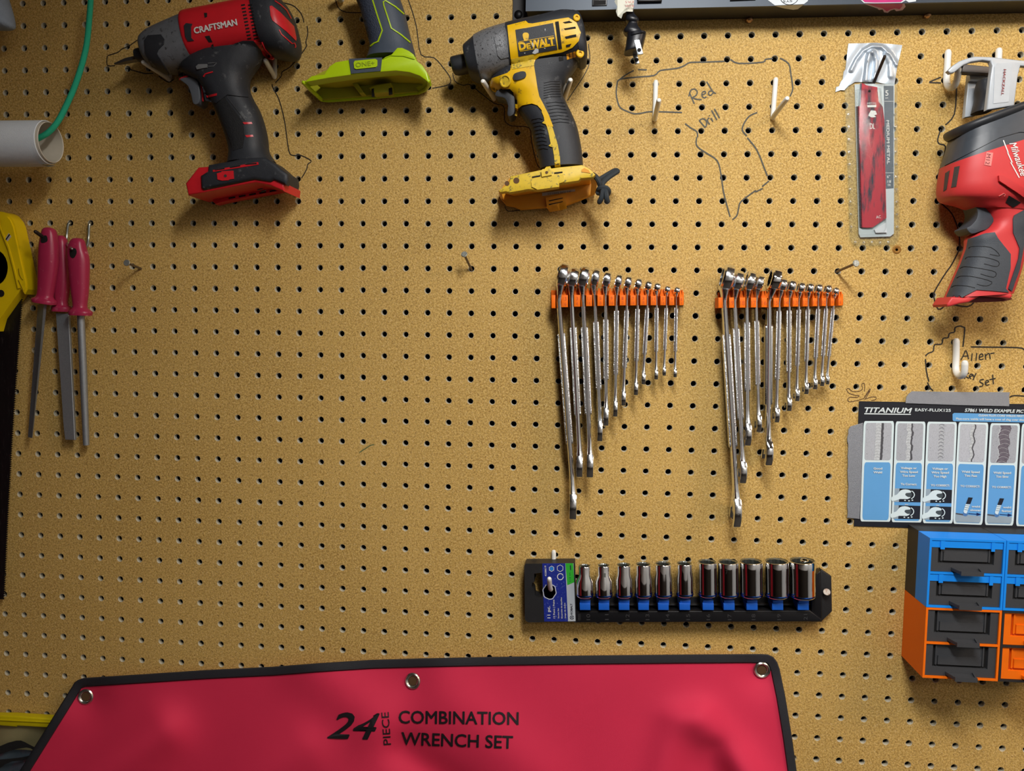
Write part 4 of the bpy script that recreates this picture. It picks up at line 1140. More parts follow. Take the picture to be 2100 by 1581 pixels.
def lime_drill():
    G = Crop(610, 0, 7.186); g = G.one; h = DT
    gry = mat('slate_rubber', rgb(66, 76, 90), 0.55, var=0.12, vs=200, bump=0.2, bs=1400)
    lime = mat('lime_plastic', rgb(182, 214, 16), 0.38, var=0.05)
    limd = mat('shaded_lime', rgb(176, 176, 30), 0.5, var=0.08)  # inside of the foot, darkened in the colour to stand for shade
    t = thing('cordless_drill', 'lime green and slate drill handle with an open battery foot', 'power tool', at(*g(1000, 1480), DT), 'cordless tools on the wall')
    grip = M().loft([(g(760, -260), g(1430, -300), h, .024), (g(850, -60), g(1490, -80), h, .022), (g(935, 150), g(1560, 120), h, .0215), (g(985, 330), g(1605, 300), h, .0215), (g(1035, 500), g(1645, 480), h, .0215), (g(1075, 660), g(1690, 640), h, .022), (g(1070, 780), g(1715, 740), h, .023), (g(1040, 900), g(1740, 880), h, .026)])
    grip.obj('grip', gry, t)
    u = grip.bvh()
    plate(t, 'grip_texture', mat('pebbled_rubber', rgb(56, 64, 80), 0.65, var=0.25, vs=900, bump=1.0, bs=700), G((865, -20), (1098, -20), (1240, 450), (1180, 612), (1085, 668), (1035, 520), (985, 320), (940, 160)), u, .0006, 4)
    line(t, 'lime_line', lime, G((1100, -30), (1175, 215), (1252, 450), (1190, 615), (1130, 640), (1078, 685)), 2.4, u, .0009)
    line(t, 'lime_line', lime, G((1568, 212), (1440, 100), (1300, 12), (1268, 30), (1275, 80), (1385, 418), (1520, 510), (1660, 630)), 2.4, u, .0009)
    # foot: front wall with the tall heel, rear wall, roof; open below
    front = G((92, 1212), (210, 1115), (395, 1092), (470, 972), (520, 940), (560, 912), (752, 880), (1245, 868), (1372, 812), (1470, 700), (1540, 700), (1640, 745), (1710, 800), (1750, 890), (1840, 960), (1905, 1060), (1935, 1180), (1925, 1215), (1880, 1175), (1800, 1118), (1650, 1065), (1450, 1042), (1230, 1058), (800, 1102), (450, 1150))
    fw = M().prism(xz(front, .066), .050, .066, .0012, 2); fw.obj('foot_front', lime, t)
    M().prism(xz(G((180, 1150), (470, 1010), (752, 905), (1300, 880), (1640, 800), (1800, 960), (1860, 1100), (1650, 1090), (1230, 1075), (450, 1160)), .050), .014, .050).obj('foot_roof', limd, t)
    back = G((125, 1240), (300, 1120), (800, 1010), (1500, 950), (1850, 1050), (1905, 1250), (1890, 1300), (1780, 1352), (1350, 1388), (400, 1470), (352, 1462), (230, 1350))
    bk = M().prism(xz(back, .014), .006, .014, .001); bk.obj('foot_back', limd, t)
    # left toe and rounded right end join the walls
    M().add([at(*g(92, 1212), .064), at(*g(135, 1240), .064), at(*g(385, 1460), .010), at(*g(345, 1466), .010), at(*g(120, 1190), .060), at(*g(300, 1400), .010)], [[0, 1, 2, 3], [4, 0, 3, 5]]).obj('foot_toe', lime, t)
    rim = [((1930, 1200), .062), ((1938, 1260), .046), ((1900, 1330), .026), ((1790, 1368), .012)]
    V = []
    for (p, d) in rim: V += [at(*g(*p), d), at(*g(p[0] - 60, p[1] - 70), d)]
    M().add(V, [[2 * i, 2 * i + 1, 2 * i + 3, 2 * i + 2] for i in range(len(rim) - 1)]).obj('foot_heel', lime, t)
    M().tube([at(*g(x, y), d) for x, y, d in ((90, 1215, .064), (180, 1310, .045), (355, 1470, .011), (450, 1482, .010), (1000, 1440, .010), (1500, 1395, .010), (1790, 1362, .011), (1890, 1320, .026), (1935, 1255, .048), (1932, 1195, .063))], .0022, 8).obj('foot_rim', lime, t)
    b = fw.bvh()
    plate(t, 'emblem_plate', gry, G((762, 872), (1250, 852), (1228, 1046), (795, 1086)), b, .0012, 4)
    plate(t, 'emblem', lime, G(*[(x, y) for x, y in ((850, 900), (1150, 872), (1180, 890), (1180, 972), (1160, 992), (870, 1024), (842, 1010), (832, 930))]), M().patch(G((762, 872), (1250, 852), (1228, 1046), (795, 1086)), b, .0012, 4).bvh(), .0012, 3)
    eb = M().patch(G((762, 872), (1250, 852), (1228, 1046), (795, 1086)), b, .0026, 4).bvh()
    put_text(M(), 'ONE+', g(862, 990), g(1140, 958), 9.5, bvh=eb, bold=-.005, d=.07).obj('lettering', mat('lime_shade', rgb(140, 160, 20), .5), t, angle=0, recalc=False)
    plate(t, 'heel_step', lime, G((1260, 880), (1380, 825), (1560, 830), (1730, 880), (1740, 850), (1600, 812), (1400, 806), (1300, 846)), b, .0010, 4)
    kb = bk.bvh()
    M().prism(xz(G((735, 1130), (815, 1120), (1000, 1390), (930, 1395)), .020), .014, .026, .001).obj('inner_rib', limd, t)
    M().prism(xz(G((1090, 1330), (1150, 1300), (1400, 1255), (1412, 1390), (1140, 1415)), .020), .014, .030, .001).obj('latch_block', limd, t)
    for p in ([(1092, 1310), (1125, 1300), (1130, 1420), (1095, 1425)], [(1345, 1300), (1390, 1290), (1395, 1385), (1345, 1395)]):
        M().prism(xz(G(*p), .0305), .028, .0305).obj('latch_slot', M_SLOT, t)
    plate(t, 'contact_opening', M_SLOT, sm(G((1200, 1100), (1400, 1075), (1630, 1080), (1640, 1100), (1500, 1140), (1300, 1150), (1240, 1140)), 2), kb, .001, 4)
    M().lathe([(.004, 0), (.004, .02)], at(*g(640, -10), .006), (0.05, -1, .05), 12).obj('rear_lug', M_PEG, t)
    return t


lime_drill()


def red_saw():
    A = Crop(1900, 80, 5.27); B = Crop(1900, 360, 5.27); a = A.one; b = B.one; h = .044
    met = mat('cast_aluminium', rgb(192, 199, 206), 0.42, metal=0.25, var=0.06, vs=200)
    boot = mat('slate_boot', rgb(62, 68, 76), 0.42, var=0.14, vs=150)
    red = mat('bright_red_housing', rgb(208, 56, 58), 0.48, var=0.05)
    rub = mat('slate_grip', rgb(60, 66, 74), 0.55, var=0.12, vs=300, bump=0.25, bs=1500)
    t = thing('reciprocating_saw', 'red and slate handheld saw hanging by its grey metal guard', 'power tool', at(*b(600, 1380), h), 'cordless tools on the wall')
    fp = M().prism(xz(A((225, 345), (280, 290), (350, 242), (450, 206), (520, 190), (700, 196), (1000, 230), (1130, 240), (1130, 300), (1012, 292), (985, 400), (945, 720), (645, 770), (690, 400), (706, 290), (685, 242), (600, 232), (480, 250), (395, 285), (300, 362), (255, 372)), .060), .055, .061, .0012)
    fp.obj('guard', met, t)
    plate(t, 'guard_inset', met, A((770, 262), (900, 262), (925, 290), (885, 680), (720, 700), (735, 300)), fp.bvh(), .0005, 4)
    put_text(M(), 'HACKZALL', a(836, 325), a(808, 605), 5.2, d=.0622, bold=.02).obj('lettering', mat('maroon_ink', rgb(150, 60, 66), .5), t, angle=0, recalc=False)
    M().prism(xz(A((375, 290), (705, 322), (695, 395), (350, 375)), .030), .026, .036, .001).obj('guard_bar', mat('dark_bar', rgb(96, 92, 90), .45, metal=.5), t)
    M().prism(xz(A((445, 392), (700, 395), (695, 470), (455, 460)), .022), .018, .026, .001).obj('guard_bar', met, t)
    M().prism(xz(A((450, 410), (570, 450), (530, 830), (408, 850)), .020), .015, .021, .001).obj('rear_guard', met, t)
    M().hexa([at(*a(225, 345), .026), at(*a(300, 362), .026), at(*a(395, 285), .026), at(*a(350, 242), .026), at(*a(225, 345), .056), at(*a(300, 362), .056), at(*a(395, 285), .056), at(*a(350, 242), .056)]).obj('guard_tip', met, t)
    M().loft([(a(560, 455), a(720, 440), .036, .010), (a(540, 560), a(700, 560), .036, .013), (a(540, 650), a(690, 650), .036, .013), (a(500, 800), a(680, 790), .036, .012)]).obj('blade_clamp', M_TBLK, t)
    lip = M().loft([(a(232, 1000), a(1160, 655), h, .030), (a(226, 1020), a(1170, 668), h, .0335), (a(236, 1060), a(1180, 700), h, .034), (a(262, 1090), a(1185, 735), h, .031)], 32)
    lip.obj('boot_lip', mat('smooth_black_rubber', rgb(44, 46, 50), .45, var=.1), t)
    bt = M().loft([(a(290, 1060), a(1180, 730), h, .031, 3), (a(262, 1180), a(1190, 860), h, .0335, 3), (a(222, 1310), a(1200, 1000), h, .035, 3), (a(196, 1400), a(1210, 1120), h, .0355, 3)], 36)
    bt.obj('boot', boot, t)
    body = M().loft([(a(200, 1374), a(1210, 1060), h, .0358, 3), (a(180, 1480), a(1225, 1250), h, .0365, 3), (b(168, 80), b(1240, 20), h, .0365, 3), (b(162, 180), b(1250, 160), h, .036, 3), (b(190, 262), b(1250, 270), h, .033, 3), (b(330, 300), b(1240, 350), h, .028, 3), (b(470, 360), b(1220, 420), h, .024, 3)], 36)
    body.obj('housing', red, t)
    grip = M().loft([(b(520, 330), b(1100, 300), h, .024), (b(640, 480), b(1080, 430), h, .0225), (b(600, 580), b(1066, 540), h, .022), (b(446, 670), b(1052, 660), h, .0215), (b(432, 780), b(1038, 800), h, .0215), (b(372, 950), b(1010, 950), h, .022), (b(290, 1140), b(962, 1120), h, .0225), (b(212, 1325), b(902, 1280), h, .023)])
    grip.obj('handle', red, t)
    u = union(bt, body, grip)
    plate(t, 'boot_skirt', boot, A((200, 1372), (260, 1180), (1180, 780), (1190, 1010), (1000, 1008), (780, 1070)), u, .0010, 6)
    plate(t, 'front_grip', rub, B((452, 690), (640, 628), (735, 615), (770, 680), (905, 850), (902, 1000), (852, 1220), (885, 1262), (700, 1245), (540, 1235), (380, 1320), (210, 1330), (292, 1145), (375, 955), (435, 790)), u, .0012, 5)
    plate(t, 'rear_grip', rub, B((1100, 360), (1054, 370), (945, 430), (930, 470), (932, 620), (1002, 790), (988, 900), (880, 1225), (915, 1250), (1000, 1010), (1040, 800), (1075, 560)), u, .0012, 5)
    fg = union(grip)
    for l in ([(462, 792), (500, 768), (690, 778), (785, 868), (680, 852)], [(425, 905), (460, 882), (620, 884), (770, 930), (755, 985), (620, 955)], [(368, 1010), (420, 988), (600, 1010), (740, 1045), (720, 1100), (580, 1065)],
              [(332, 1112), (380, 1090), (520, 1098), (700, 1150), (640, 1195), (540, 1175)], [(275, 1212), (320, 1192), (440, 1197), (520, 1216)]):
        line(t, 'grip_groove', M_SLOT, sm(B(*l), 3, closed=False), 1.1, fg, .0015)
    M().prism(xz(B((192, 1392), (245, 1312), (385, 1322), (530, 1246), (700, 1250), (880, 1275), (905, 1300), (870, 1335), (800, 1322), (560, 1300), (430, 1372), (330, 1388), (235, 1415), (202, 1418)), .058), .030, .064, .002).obj('foot_rim', red, t)
    M().prism(xz(B((330, 1372), (540, 1290), (860, 1318), (880, 1340), (790, 1362), (480, 1372)), .046), .028, .056, .001).obj('foot_opening', mat('dark_red_inside', rgb(110, 20, 24), .6), t)
    M().prism(xz(sm(B((480, 300), (560, 288), (640, 345), (700, 400), (715, 440), (690, 500), (620, 585), (560, 606), (450, 638), (396, 580), (440, 550), (500, 480), (512, 400)), 3), .048), .028, .056, .0008, 2).obj('trigger', rub, t)
    put_text(M(), 'Milwaukee', a(896, 1130), a(1022, 1486), 15, bvh=u, bold=.01, shear=.3, lift=.0006, d=.08).obj('lettering', M_WHITE, t, angle=0, recalc=False)
    line(t, 'lightning_stroke', M_WHITE, A((828, 1095), (885, 1240), (868, 1215), (925, 1340), (905, 1330), (1000, 1500)), 2.0, u, .0006)
    put_text(M(), 'M12', a(652, 1238), a(636, 1350), 9, bvh=u, lift=.0008, d=.08).obj('lettering', mat('dull_red_ink', rgb(120, 40, 44), .5), t, angle=0, recalc=False)
    line(t, 'badge_frame', mat('pale_red_ink', rgb(236, 130, 124), .5), A((648, 1225), (716, 1232), (694, 1372), (626, 1360), (648, 1225)), 1.1, u, .0006)
    for p in (A((302, 1385), (360, 1372)) + B((322, 120), (268, 130)), A((205, 1450), (252, 1420)) + B((218, 150), (184, 172))):
        plate(t, 'data_label', mat('charcoal_label', rgb(70, 62, 60), .6, var=.3, vs=900), p, u, .0005, 4)
    plate(t, 'gauge_window', M_SLOT, B((890, 215), (1020, 290), (935, 345), (855, 290)), u, .0006, 4)
    line(t, 'lock_mark', mat('pale_red_ink', rgb(236, 130, 124), .5), B((782, 222), (835, 192), (850, 205), (840, 225)), 1.2, u, .0006)
    plate(t, 'side_ridge', red, A((765, 1480), (800, 1475)) + B((1060, 150), (1130, 200), (1130, 285), (770, 62)), u, .0035, 5)
    return t


red_saw()

# ------------------------------------------------------------------ power strip, plug
def at_z(px, py, z):
    r = ray(px, py); t = (z - CAM.z) / r.z
    return CAM + r * t


def power_strip():
    D = .037
    p = at(1078, 23, D); x0, z0 = p.x, p.z; x1 = at(2190, 0, D).x; z1 = z0 + .048
    t = thing('power_strip', 'long dark steel power strip along the top of the pegboard', 'power strip', (x0, 0, z0))
    steel = mat('blue_black_steel', rgb(58, 68, 80), 0.42, metal=0.25, var=0.08, vs=60)
    blk = mat('strip_black', rgb(30, 28, 30), 0.5, var=0.1)
    M().box((x0 + .001, -D + .003, z0 + .0008), (x1, -.001, z1)).obj('case', blk, t, angle=0)
    M().box((x0, -D, z0), (x1, -D + .003, z1)).obj('front_cover', steel, t, angle=0)
    xl = at(1052, 30, .002).x
    M().box((xl, -.003, at(1055, 47, .002).z), (x0 + .002, -.0005, z1)).obj('mounting_ear', blk, t, angle=0)
    s = at(1063, 30, .003)
    M().lathe([(.0045, 0), (.0045, .0012), (.003, .0022)], s, (0, -1, 0), 16).obj('mounting_screw', mat('black_screw', rgb(20, 20, 22), .4, metal=.6), t)
    P = Crop(1040, 0, 6.364)
    def on_front(name, pts, material, d0, d1, bev=.0006):
        return M().prism(xz(P(*pts), D), d0, d1, bev).obj(name, material, t)
    on_front('outlet', [(1110, -90), (1305, -90), (1302, 78), (1108, 84)], M_BLK2, D, D + .0012)
    on_front('outlet_opening', [(1130, 10), (1290, 8), (1288, 66), (1128, 72)], M_SLOT, D + .0012, D + .0016, 0)
    on_front('outlet', [(1690, -90), (2025, -95), (2015, 35), (1700, 42)], M_BLK2, D, D + .0045, .001)
    Q = Crop(1480, 0, 4.773)
    M().prism(xz(Q((80, -90), (330, -90), (330, 2), (80, 12)), D), D, D + .002, .0006).obj('outlet', M_BLK2, t)
    # stickers: on the cover and folded under its edge
    wht = mat('white_sticker', rgb(214, 222, 228), .35); pink = mat('magenta_sticker', rgb(196, 40, 120), .3, var=.15, vs=80)
    M().prism(xz(Q((425, -60), (450, 0), (505, 42), (520, 53), (805, 40), (842, 12), (860, -60)), D), D, D + .0003).obj('round_sticker', wht, t, angle=0)
    M().add([at_z(*q, z0 - .0003) for q in Q((520, 56), (545, 66), (620, 84), (700, 96), (745, 90), (805, 44))], [[0, 1, 2, 3, 4, 5]]).obj('sticker_fold', wht, t, angle=0, recalc=False)
    M().ribbon(Q(*[(662 + 92 * math.cos(math.radians(a)), -38 + 84 * math.sin(math.radians(a))) for a in range(15, 170, 10)]), 1.0, D + .0005).obj('sticker_ring', M_SLOT, t, angle=0, recalc=False)
    put_text(M(), 'SYS', Q.one(690, 0), Q.one(600, 4), 4.4, D + .0005, up=(0.05, 1)).obj('lettering', M_SLOT, t, angle=0, recalc=False)
    M().prism(xz(Q((1350, -60), (1362, 2), (1392, 30), (1500, 32), (1760, 28), (1800, 4), (1830, 24), (1860, 20), (1900, 14), (1910, -60)), D), D, D + .0003).obj('pink_sticker', wht, t, angle=0)
    M().prism(xz(Q((1365, -60), (1375, 0), (1400, 22), (1500, 26), (1750, 22), (1795, -10), (1800, -60)), D), D + .0003, D + .0005).obj('pink_print', pink, t, angle=0)
    fold = Q((1392, 36), (1450, 58), (1525, 84), (1540, 98), (1575, 92), (1590, 120), (1625, 126), (1655, 102), (1690, 92), (1710, 110), (1770, 100), (1800, 66), (1790, 34))
    M().add([at_z(*q, z0 - .0003) for q in fold], [list(range(len(fold)))]).obj('sticker_fold', mat('pale_pink', rgb(206, 170, 190), .4), t, angle=0, recalc=False)
    f2 = Q((1420, 36), (1500, 62), (1580, 84), (1615, 112), (1650, 92), (1700, 82), (1740, 92), (1770, 60), (1770, 36))
    M().add([at_z(*q, z0 - .0005) for q in f2], [list(range(len(f2)))]).obj('pink_print', pink, t, angle=0, recalc=False)
    brass = mat('brass', rgb(190, 150, 110), .35, metal=.8)
    for (x, y) in ((1537, 41), (1902, 32)):
        c = at(x, y, .003)
        M().lathe([(.0035, -.003), (.0035, .001), (.0018, .0022)], c, (0, -.5, -1), 14).obj('bracket_screw', brass, t)


power_strip()


def plug():
    P = Crop(1040, 0, 6.364); p = P.one; d = .048
    blk = mat('plug_rubber', rgb(28, 30, 36), .38, var=.12, vs=200)
    t = thing('power_plug', 'black two prong plug hanging below the power strip', 'plug', at(*p(1670, 700), d))
    M().tube([at(*p(1585, -120), d), at(*p(1590, 40), d), at(*p(1605, 160), d)], .0040, 12).obj('cable', blk, t)
    M().loft([(p(1560, 140), p(1645, 150), d, .005), (p(1550, 200), p(1672, 205), d, .006), (p(1542, 240), p(1718, 262), d, .0085), (p(1548, 285), p(1712, 300), d, .0085), (p(1575, 310), p(1702, 315), d, .007), (p(1560, 340), p(1705, 345), d, .0075), (p(1515, 410), p(1752, 410), d, .0095), (p(1535, 450), p(1770, 440), d, .0095), (p(1560, 470), p(1812, 438), d, .011), (p(1545, 600), p(1792, 545), d, .012), (p(1524, 690), p(1768, 640), d, .012), (p(1535, 704), p(1750, 665), d, .011)]).obj('body', blk, t)
    M().loft([(p(1610, 420), p(1752, 412), d + .008, .004), (p(1612, 470), p(1795, 432), d + .009, .004)]).obj('finger_step', blk, t)
    zn = mat('prong_metal', rgb(170, 178, 184), .28, metal=.95, var=.1)
    for k, (q, dd, hc) in enumerate((([(1655, 522), (1728, 516), (1776, 700), (1702, 716)], .061, (1724, 652)), ([(1622, 645), (1680, 640), (1728, 825), (1672, 838)], .040, (1690, 782)))):
        pr = M().prism(xz(P(*q), dd), dd - .0022, dd, .0003); o = pr.obj('prong', zn, t)
        M().lathe([(.0021, 0), (.0021, .0003)], at(*p(*hc), dd), (0, -1, 0), 14).obj('prong_hole', M_SLOT, o)
    g = thing('cable_tag', 'white warning tag with red print around the plug cable', 'tag', at(*p(1530, 100), d + .006))
    wt = mat('tag_white', rgb(222, 222, 206), .5, var=.06)
    o = M(); L = P((1400, 20), (1440, -60), (1665, -60), (1660, 0), (1640, 152), (1560, 150), (1512, 180), (1490, 242), (1442, 212), (1420, 150), (1436, 84))
    n = len(L); F = [[at(x, y, d + .0075 + .004 * math.sin((x - 1265) / 12.0)) for x, y in L], [at(x, y, d + .0070 + .004 * math.sin((x - 1265) / 12.0)) for x, y in L]]
    o.add(F[0] + F[1], [list(range(n)), list(range(2 * n - 1, n - 1, -1))] + [[i, (i + 1) % n, (i + 1) % n + n, i + n] for i in range(n)])
    o.obj('sleeve', wt, g, angle=0)
    ri = mat('red_ink', rgb(178, 70, 66), .5)
    put_text(M(), 'RISK', p(1655, 62), p(1535, 66), 5, d + .013, up=(0, 1)).obj('lettering', ri, g, angle=0, recalc=False)
    put_text(M(), 'ERS', p(1650, 10), p(1540, 14), 5, d + .013, up=(0, 1)).obj('lettering', ri, g, angle=0, recalc=False)


plug()

# ------------------------------------------------------------------ drawer cabinets
M_DRW = mat('charcoal_print', rgb(62, 64, 68), .55, var=.06, vs=300, bump=.12, bs=1800)
M_CABK = mat('black_print', rgb(40, 38, 38), .55, var=.06, vs=300)
M_CABLU = mat('blue_print', rgb(26, 146, 255), .45, spec=.3, var=.04)
M_CABOR = mat('orange_cabinet_print', rgb(255, 118, 14), .5, spec=.25, var=.04)


def cabinets():
    CD = Crop(1800, 1060, 4.3918); D = .057
    A = at(*CD.one(470, 190), D); Bm = at(*CD.one(436, 812), D); Bb = at(*CD.one(405, 1447), D); R1 = at(*CD.one(1160, 215), D)
    x0 = (A.x + Bm.x + Bb.x) / 3; x1 = R1.x; w_ = x1 - x0; zt, zm, zb = A.z, Bm.z, Bb.z
    def cabinet(label, xa, xb, z1, z0, shell, drawer_mat, band, rear):
        t = thing('drawer_cabinet', label, 'drawer cabinet', ((xa + xb) / 2, 0, z0), 'small drawer cabinets')
        th = .0022; g = .0004
        d0 = .028 if rear else .0005
        m = M()
        m.box((xa, -D, z0), (xa + th, -d0, z1)); m.box((xb - th, -D, z0), (xb, -d0, z1))
        m.box((xa + th, -D, z1 - th), (xb - th, -d0, z1)); m.box((xa + th, -D, z0), (xb - th, -d0, z0 + th))
        zc = (z0 + z1) / 2; m.box((xa + th, -D, zc - th / 2), (xb - th, -d0, zc + th / 2))
        m.box((xa + th, -d0 - .003, z0 + th), (xb - th, -d0, z1 - th))
        m.obj('shell', shell, t, angle=0, recalc=False)
        if rear: M().box((xa, -d0, z0), (xb, -.0005, z1 + .0003)).obj('rear_shell', M_CABK, t, angle=0)
        for (ztop, zbot) in ((z1 - th, zc + th / 2), (zc - th / 2, z0 + th)):
            X0, X1, Z1, Z0 = xa + th + g, xb - th - g, ztop - g, zbot + g; W, H = X1 - X0, Z1 - Z0
            fx = lambda f: X0 + W * f
            fz = lambda f: Z1 - H * f
            F = D - .0015
            dr = thing('drawer', None, None, (0, 0, 0)); dr.parent = t; del_loc(dr, t)
            def bx(name, a, b, c, d_, ya, yb, mt_): M().box((fx(a), -yb, fz(d_)), (fx(b), -ya, fz(c))).obj(name, mt_, dr, angle=0)
            if True:
                # face built around the label pocket
                f = M()
                f.box((fx(0), -F, fz(1)), (fx(.10), -F + .004, fz(0))); f.box((fx(.89), -F, fz(1)), (fx(1), -F + .004, fz(0)))
                f.box((fx(.10), -F, fz(.03)), (fx(.89), -F + .004, fz(0))); f.box((fx(.10), -F, fz(1)), (fx(.89), -F + .004, fz(.735)))
                f.obj('face', drawer_mat, dr, angle=0, recalc=False)
                bx('pocket_back', .10, .89, .03, .735, F - .0065, F - .0036, M_SLOT if drawer_mat is not M_CABOR else mat('shaded_orange', rgb(214, 84, 8), .5))  # shade of the recess painted in: pocket back darker than the face
                bx('label_panel', .145, .84, .05, .67, F - .0036, F - .0026, drawer_mat)
                bx('label_rail', .185, .80, .38, .655, F - .0026, F - .0008, drawer_mat)
                bx('label_frame', .145, .165, .05, .67, F - .0026, F - .0012, drawer_mat); bx('label_frame', .82, .84, .05, .67, F - .0026, F - .0012, drawer_mat)
            if band:
                bx('blue_band', .0, 1.0, .0, .22, F, F + .0006, M_CABLU)
                bx('blue_tab', .12, .18, .0, .27, F + .0006, F + .0016, M_CABLU); bx('blue_tab', .835, .885, .0, .29, F + .0006, F + .0016, M_CABLU)
            h = M(); a, b = .29, .70
            a2, b2 = a + .055, b - .04
            h.hexa([(fx(a), -F, fz(.915)), (fx(b), -F, fz(.915)), (fx(b), -F, fz(.955)), (fx(a), -F, fz(.955)),
                    (fx(a2), -F - .013, fz(.915)), (fx(b2), -F - .013, fz(.915)), (fx(b2), -F - .013, fz(.955)), (fx(a2), -F - .013, fz(.955))])
            h.box((fx(a2), -F - .0148, fz(.985)), (fx(b2), -F - .0125, fz(.855)))
            for p_, q_ in ((a, a2), (b - .02, b2 - .02)):
                h.hexa([(fx(p_), -F, fz(.855)), (fx(p_ + .02), -F, fz(.855)), (fx(p_ + .02), -F, fz(.93)), (fx(p_), -F, fz(.93)),
                        (fx(q_), -F - .013, fz(.865)), (fx(q_ + .02), -F - .013, fz(.865)), (fx(q_ + .02), -F - .013, fz(.93)), (fx(q_), -F - .013, fz(.93))])
            h.obj('handle', drawer_mat, dr, angle=0, recalc=False)
    cabinet('blue drawer cabinet with two charcoal drawers, upper one beside the bare pegboard', x0, x1, zt, zm, M_CABLU, M_DRW, True, True)
    cabinet('blue drawer cabinet with two charcoal drawers, cut by the picture edge', x1 + .0006, x1 + w_ + .0006, zt, zm, M_CABLU, M_DRW, True, True)
    cabinet('orange drawer cabinet with two charcoal drawers under the blue one', x0, x1, zm - .0004, zb, M_CABOR, M_DRW, False, False)
    cabinet('black drawer cabinet with two orange drawers, cut by the picture edge', x1 + .0006, x1 + w_ + .0006, zm - .0004, zb, M_CABK, M_CABOR, False, False)


def del_loc(o, parent):
    o.location = -Vec(parent.location)
    for k in ('label', 'category', 'group'):
        if k in o: del o[k]


cabinets()

# ------------------------------------------------------------------ poster with tape
def poster():
    c = CAL; o = c.one
    t = thing('poster', 'black and blue welding example poster with photo columns', 'poster', at(*o(800, 1500), 0))
    blk = mat('poster_black', rgb(32, 34, 42), .38, var=.05); wht = mat('poster_white', rgb(228, 246, 250), .4, var=.02)
    blu = mat('poster_blue', rgb(104, 172, 230), .4, var=.03); wi = mat('poster_ink', rgb(228, 238, 240), .4)
    M().prism(xz(c((212, 628), (1480, 650), (1440, 1545), (175, 1508)), .001), .0006, .0012).obj('sheet', blk, t, angle=0)
    K = [0.0013]
    def flat(name, pts, m_, lift=.0002, crop=c):
        return M().flatpoly(crop(*pts) if crop else pts, .0012 + lift).obj(name, m_, t, angle=0, recalc=False)
    cols = [[(245, 768), (460, 768), (435, 1478), (220, 1475)], [(470, 770), (682, 772), (655, 1483), (440, 1480)], [(693, 772), (903, 775), (873, 1490), (660, 1487)],
            [(913, 775), (1125, 780), (1082, 1500), (875, 1492)], [(1138, 783), (1348, 785), (1300, 1505), (1098, 1500)], [(1360, 787), (1572, 790), (1520, 1512), (1318, 1508)]]
    photo = []
    for k, (a, b) in enumerate(((150, 178), (140, 172), (150, 182), (160, 188), (140, 168), (150, 178))):
        photo.append(mat(f'weld_photo_{"abcdef"[k]}', rgb(b + 8, b + 12, b + 20), .4, var=.38, vs=700, wear=(rgb(a - 40, a - 40, a - 32), .10, 700)))
    bead = mat('weld_bead_print', rgb(205, 210, 214), .35, var=.35, vs=420); shade = mat('weld_shadow_print', rgb(84, 84, 90), .4, var=.3, vs=600)
    mid = mat('weld_mid_print', rgb(140, 142, 150), .4, var=.3, vs=600)
    purple = mat('burnt_bead_print', rgb(104, 94, 106), .4, var=.5, vs=450)
    def put(body, Q, u0, u1, v, h, bold=.05):
        p0, p1 = qmap(Q, [(u0, v), (u1, v)]); put_text(M(), body, p0, p1, h / c.k, .0012 + .0008, bold=bold).obj('lettering', wi, t, angle=0, recalc=False)
    for k, Qc in enumerate(cols):
        Q = c(*Qc)
        rr = rrect(0, 0, 1, 1, .05, 3); rr = [(u, v if True else v) for u, v in rr]
        flat('panel', qmap(Q, [(u, .5 + (v - .5) * 1.0) for u, v in rr]), wht, .0002, None)
        vs_ = lambda v0, v1, u0=.07, u1=.93: qmap(Q, [(u0 + (u1 - u0) * u, v0 + (v1 - v0) * v) for u, v in rrect(0, 0, 1, 1, .07, 3)])
        flat('photo_print', vs_(.018, .388), photo[k], .0004, None)
        flat('blue_panel', vs_(.41, .985), blu, .0004, None)
        # bead of weld running down the photo
        cx, hw = [(.50, .09), (.47, .07), (.50, .07), (.48, .05), (.52, .17), (.5, .1)][k]
        random.seed(k + 3); n = 26; Lp = []; Rp = []; Sp = []
        for i in range(n):
            v = .02 + (.366) * i / (n - 1)
            j = random.uniform(-1, 1) * (.012 if k in (0, 3) else .03)
            x = cx + (.03 * math.sin(i * .7) if k in (3, 4) else 0) - .02 * i / n
            Lp.append((x - hw + j, v)); Rp.append((x + hw + j * .6, v)); Sp.append((x + hw * 1.9 + j, v))
        if k != 2:
            flat('weld_shadow', qmap(Q, Rp + Sp[::-1]) if k != 4 else qmap(Q, [(a - .03, b) for a, b in Lp] + Lp[::-1]), shade if k != 4 else bead, .0005, None)
            flat('weld_bead', qmap(Q, Lp + Rp[::-1]), bead if k != 4 else purple, .0006, None)
            for i in range(1, n - 1, 2 if k != 4 else 1):
                v = Lp[i][1]; hh = .010 if k != 4 else .016
                arc = [(Lp[i][0] + .012 + (Rp[i][0] - Lp[i][0] - .024) * q / 6, v + hh - hh * math.sin(math.pi * q / 6)) for q in range(7)]
                M().ribbon(qmap(Q, arc), .45 if k != 4 else .6, .0012 + .0007).obj('bead_ripple', mid if k != 4 or i % 3 else bead, t, angle=0, recalc=False)
        else:
            for i in range(30):
                v = .025 + .0118 * i; x = cx + .03 * math.sin(i * 2.1)
                M().ribbon(qmap(Q, [(x - .08 + .05 * math.cos(a), v + .016 - .018 * math.sin(a)) if False else (x + .085 * math.cos(a), v + .014 - .016 * math.sin(a)) for a in [math.radians(q) for q in range(10, 171, 20)]]), 1.0, .0012 + .0007).obj('bead_ripple', bead if i % 3 else mid, t, angle=0, recalc=False)
    P0, P1, P2, P3, P4, P5 = [c(*q) for q in cols]
    put('Good', P0, .38, .66, .482, 15); put('Weld', P0, .38, .66, .520, 15)
